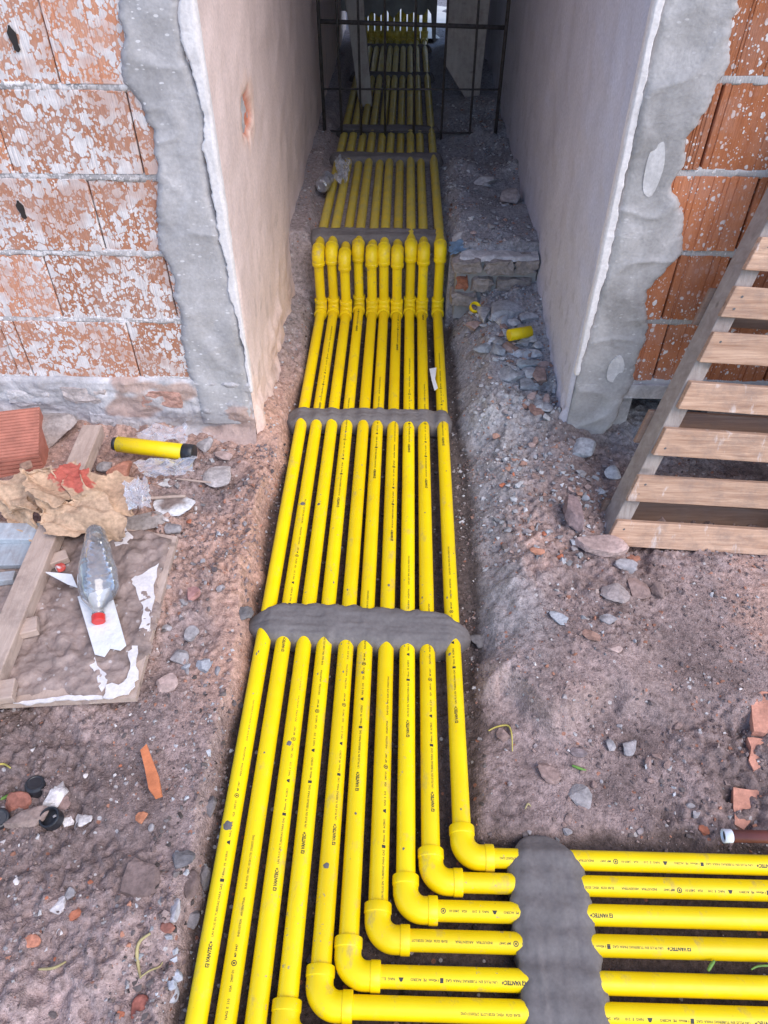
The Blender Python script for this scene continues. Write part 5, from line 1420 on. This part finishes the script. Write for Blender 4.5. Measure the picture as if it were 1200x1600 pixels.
for px, py, w, h, sd_ in ((268, 1556, 26, 30, 5), (276, 1526, 28, 18, 6), (268, 1540, 18, 16, 7)):
    p = on_ground(px, py); mm = MPP(px, py, p.z)
    P_, F_, C_ = rock_mesh(sd_, w * mm, h * mm, 0.02, (0.44, 0.45, 0.50), 8, 3, 0.12)
    mk('lump', P_ + np.array([p.x, p.y, p.z + 0.006]), F_, M['rock'], t, cols=C_, smooth=True)

def ribbon(name, pts, w, mat, label, cat, z=None, lift=0.006, group=None):
    P = []
    for px, py in pts:
        q = on_ground(px, py) if z is None else G(px, py, z)
        P.append(q + Vector((0, 0, lift)))
    # smooth
    Q = []
    for k in range(len(P) - 1):
        for s in range(6): 
            a = P[max(k - 1, 0)]; b = P[k]; c = P[k + 1]; d = P[min(k + 2, len(P) - 1)]; tt = s / 6
            Q.append(0.5 * ((2 * b) + (c - a) * tt + (2 * a - 5 * b + 4 * c - d) * tt ** 2 + (3 * b - a - 3 * c + d) * tt ** 3))
    Q.append(P[-1]); n = len(Q)
    ww = [w * (0.35 + 0.65 * math.sin(math.pi * min(1, 0.15 + 0.8 * k / n))) for k in range(n)]
    v, f = tube(Q, ww, 6)
    v = np.array(v); 
    o = recalc(mk(name, v, f, M[mat], None, origin=tuple(P[0]), smooth=True))
    return props(o, label, cat, group)
ribbon('yellow_strip', [(763, 1144), (775, 1138), (793, 1136), (799, 1150), (800, 1176)], 0.0022, 'straw', 'bent thin yellow plastic strip on earth right of the pipes', 'strip')
ribbon('weed_stem', [(236, 1460), (220, 1472), (215, 1490), (218, 1515), (221, 1530)], 0.0032, 'drygrass', 'curled dry weed stem above the plaster blob', 'weed')
ribbon('weed_stem', [(221, 1528), (235, 1518), (250, 1512), (255, 1505)], 0.0018, 'drygrass', 'thin weed tendril joining the curled dry stem', 'weed')
ribbon('weed_stem', [(62, 1516), (85, 1514), (105, 1504)], 0.0026, 'drygrass', 'short straw lying on bottom left earth', 'straw')
ribbon('weed_stem', [(-5, 1197), (8, 1196), (18, 1202)], 0.0024, 'straw', 'yellow strip end at the left picture edge', 'strip')
ribbon('green_leaf', [(0, 1252), (14, 1246), (24, 1240)], 0.004, 'leaf', 'green leaf among the stones at left edge', 'leaf')
ribbon('green_leaf', [(893, 1198), (903, 1202), (915, 1206)], 0.0032, 'leaf', 'small yellow green leaf on earth below the mound', 'leaf')
ribbon('green_leaf', [(1103, 1520), (1108, 1511), (1113, 1504)], 0.0035, 'leaf', 'green grass blade sprouting between the right hand pipes', 'grass blade', 0.02, 0.012)
ribbon('green_leaf', [(1170, 1518), (1180, 1513), (1195, 1512), (1205, 1514)], 0.002, 'leaf', 'thin green sprout near the right edge between pipes', 'sprout', 0.02, 0.012)
ribbon('green_leaf', [(820, 1266), (824, 1258), (829, 1262)], 0.002, 'drygrass', 'tiny dry sprout on earth above the right hand pipes', 'sprout')

# buried terracotta, brown pipe on the right
for k, (poly_, lab) in enumerate(([(((1172, 1092), (1190, 1080), (1215, 1082), (1215, 1135), (1196, 1146), (1178, 1142)), 'upper buried orange clay shard at the right edge'), (((1168, 1152), (1198, 1156), (1200, 1166), (1190, 1198), (1178, 1204), (1170, 1188), (1174, 1168)), 'middle pointed buried orange clay shard at the right edge'), (((1146, 1230), (1186, 1234), (1186, 1246), (1174, 1258), (1172, 1285), (1162, 1296), (1148, 1288), (1146, 1262)), 'lower buried orange clay shard above the brown plastic pipe')])):
    pz_ = sum(on_ground(a, b).z for a, b in poly_) / len(poly_) + 0.004
    M['clay'] = M.get('clay') or m_plain('buried_clay', (0.58, 0.27, 0.19), 0.9, 0.3, 35, 0.003)
    slab_obj('clay_shard', list(poly_), pz_, 0.02, 'clay', lab, 'shard', 1.5, k + 3)
p0 = G(1130, 1306, 0.05); p1 = G(1330, 1310, 0.05); m = frame_along(p0, p1); L = (p1 - p0).length
bp = thing('plastic_pipe', 'brown plastic pipe with a white socket end at right edge', 'pipe', tuple(p0))
V, F = lathe([(0.014, 0.0120), (L, 0.0120)], 22); recalc(mk('pipe_body', xf(V, m), F, M['brown_pvc'], bp, smooth=True))
V, F = lathe([(0.016, 0.0126), (0.0, 0.0132), (-0.0005, 0.0105), (0.012, 0.0098)], 22, False); recalc(mk('socket_end', xf(V, m), F, M['white_pvc'], bp, smooth=True))
V, F = lathe([(0.004, 0.0102), (0.010, 0.0098)], 22); recalc(mk('bore_shade', xf(V, m), F, M['hollow'], bp, smooth=True))  # dark disc in place of the shaded bore

# crushed can, plastic scraps in the passage
cn = thing('drink_can', 'crushed silver drink can beside the left wall on the pipes', 'can', tuple(G(514, 280, 0.30)))
m = frame_along(G(506, 286, 0.315), G(522, 265, 0.325)); 
V, F = lathe([(-0.03, 0.018), (-0.028, 0.027), (-0.02, 0.03), (0.0, 0.031), (0.02, 0.029), (0.045, 0.030), (0.055, 0.026), (0.056, 0.02)], 20)
V = V * (1 + 0.13 * fbm(V[:, 0] * 60, V[:, 1] * 60, V[:, 2] * 45, 3, 9))[:, None]
recalc(mk('can_body', xf(V, m), F, M['can'], cn, smooth=False))
film('plastic_film', 'dusty clear bag scrap lying beside the crushed can', [(524, 246), (546, 250), (542, 282), (522, 280)], 0.31, 15, 0.04, 20)
o = film('plastic_film', 'bluish plastic scrap stuck between the last elbow and brick step', [(700, 378), (772, 362), (768, 372), (704, 400)], 0.285, 21, 0.02, 24); o.data.materials[0] = M['blue_bag']
slab_obj('card_piece', [(671, 576), (682, 574), (680, 592), (684, 606), (679, 610), (675, 596)], 0.045, 0.002, 'white_card', 'curled white scrap between the last two pipes', 'scrap')
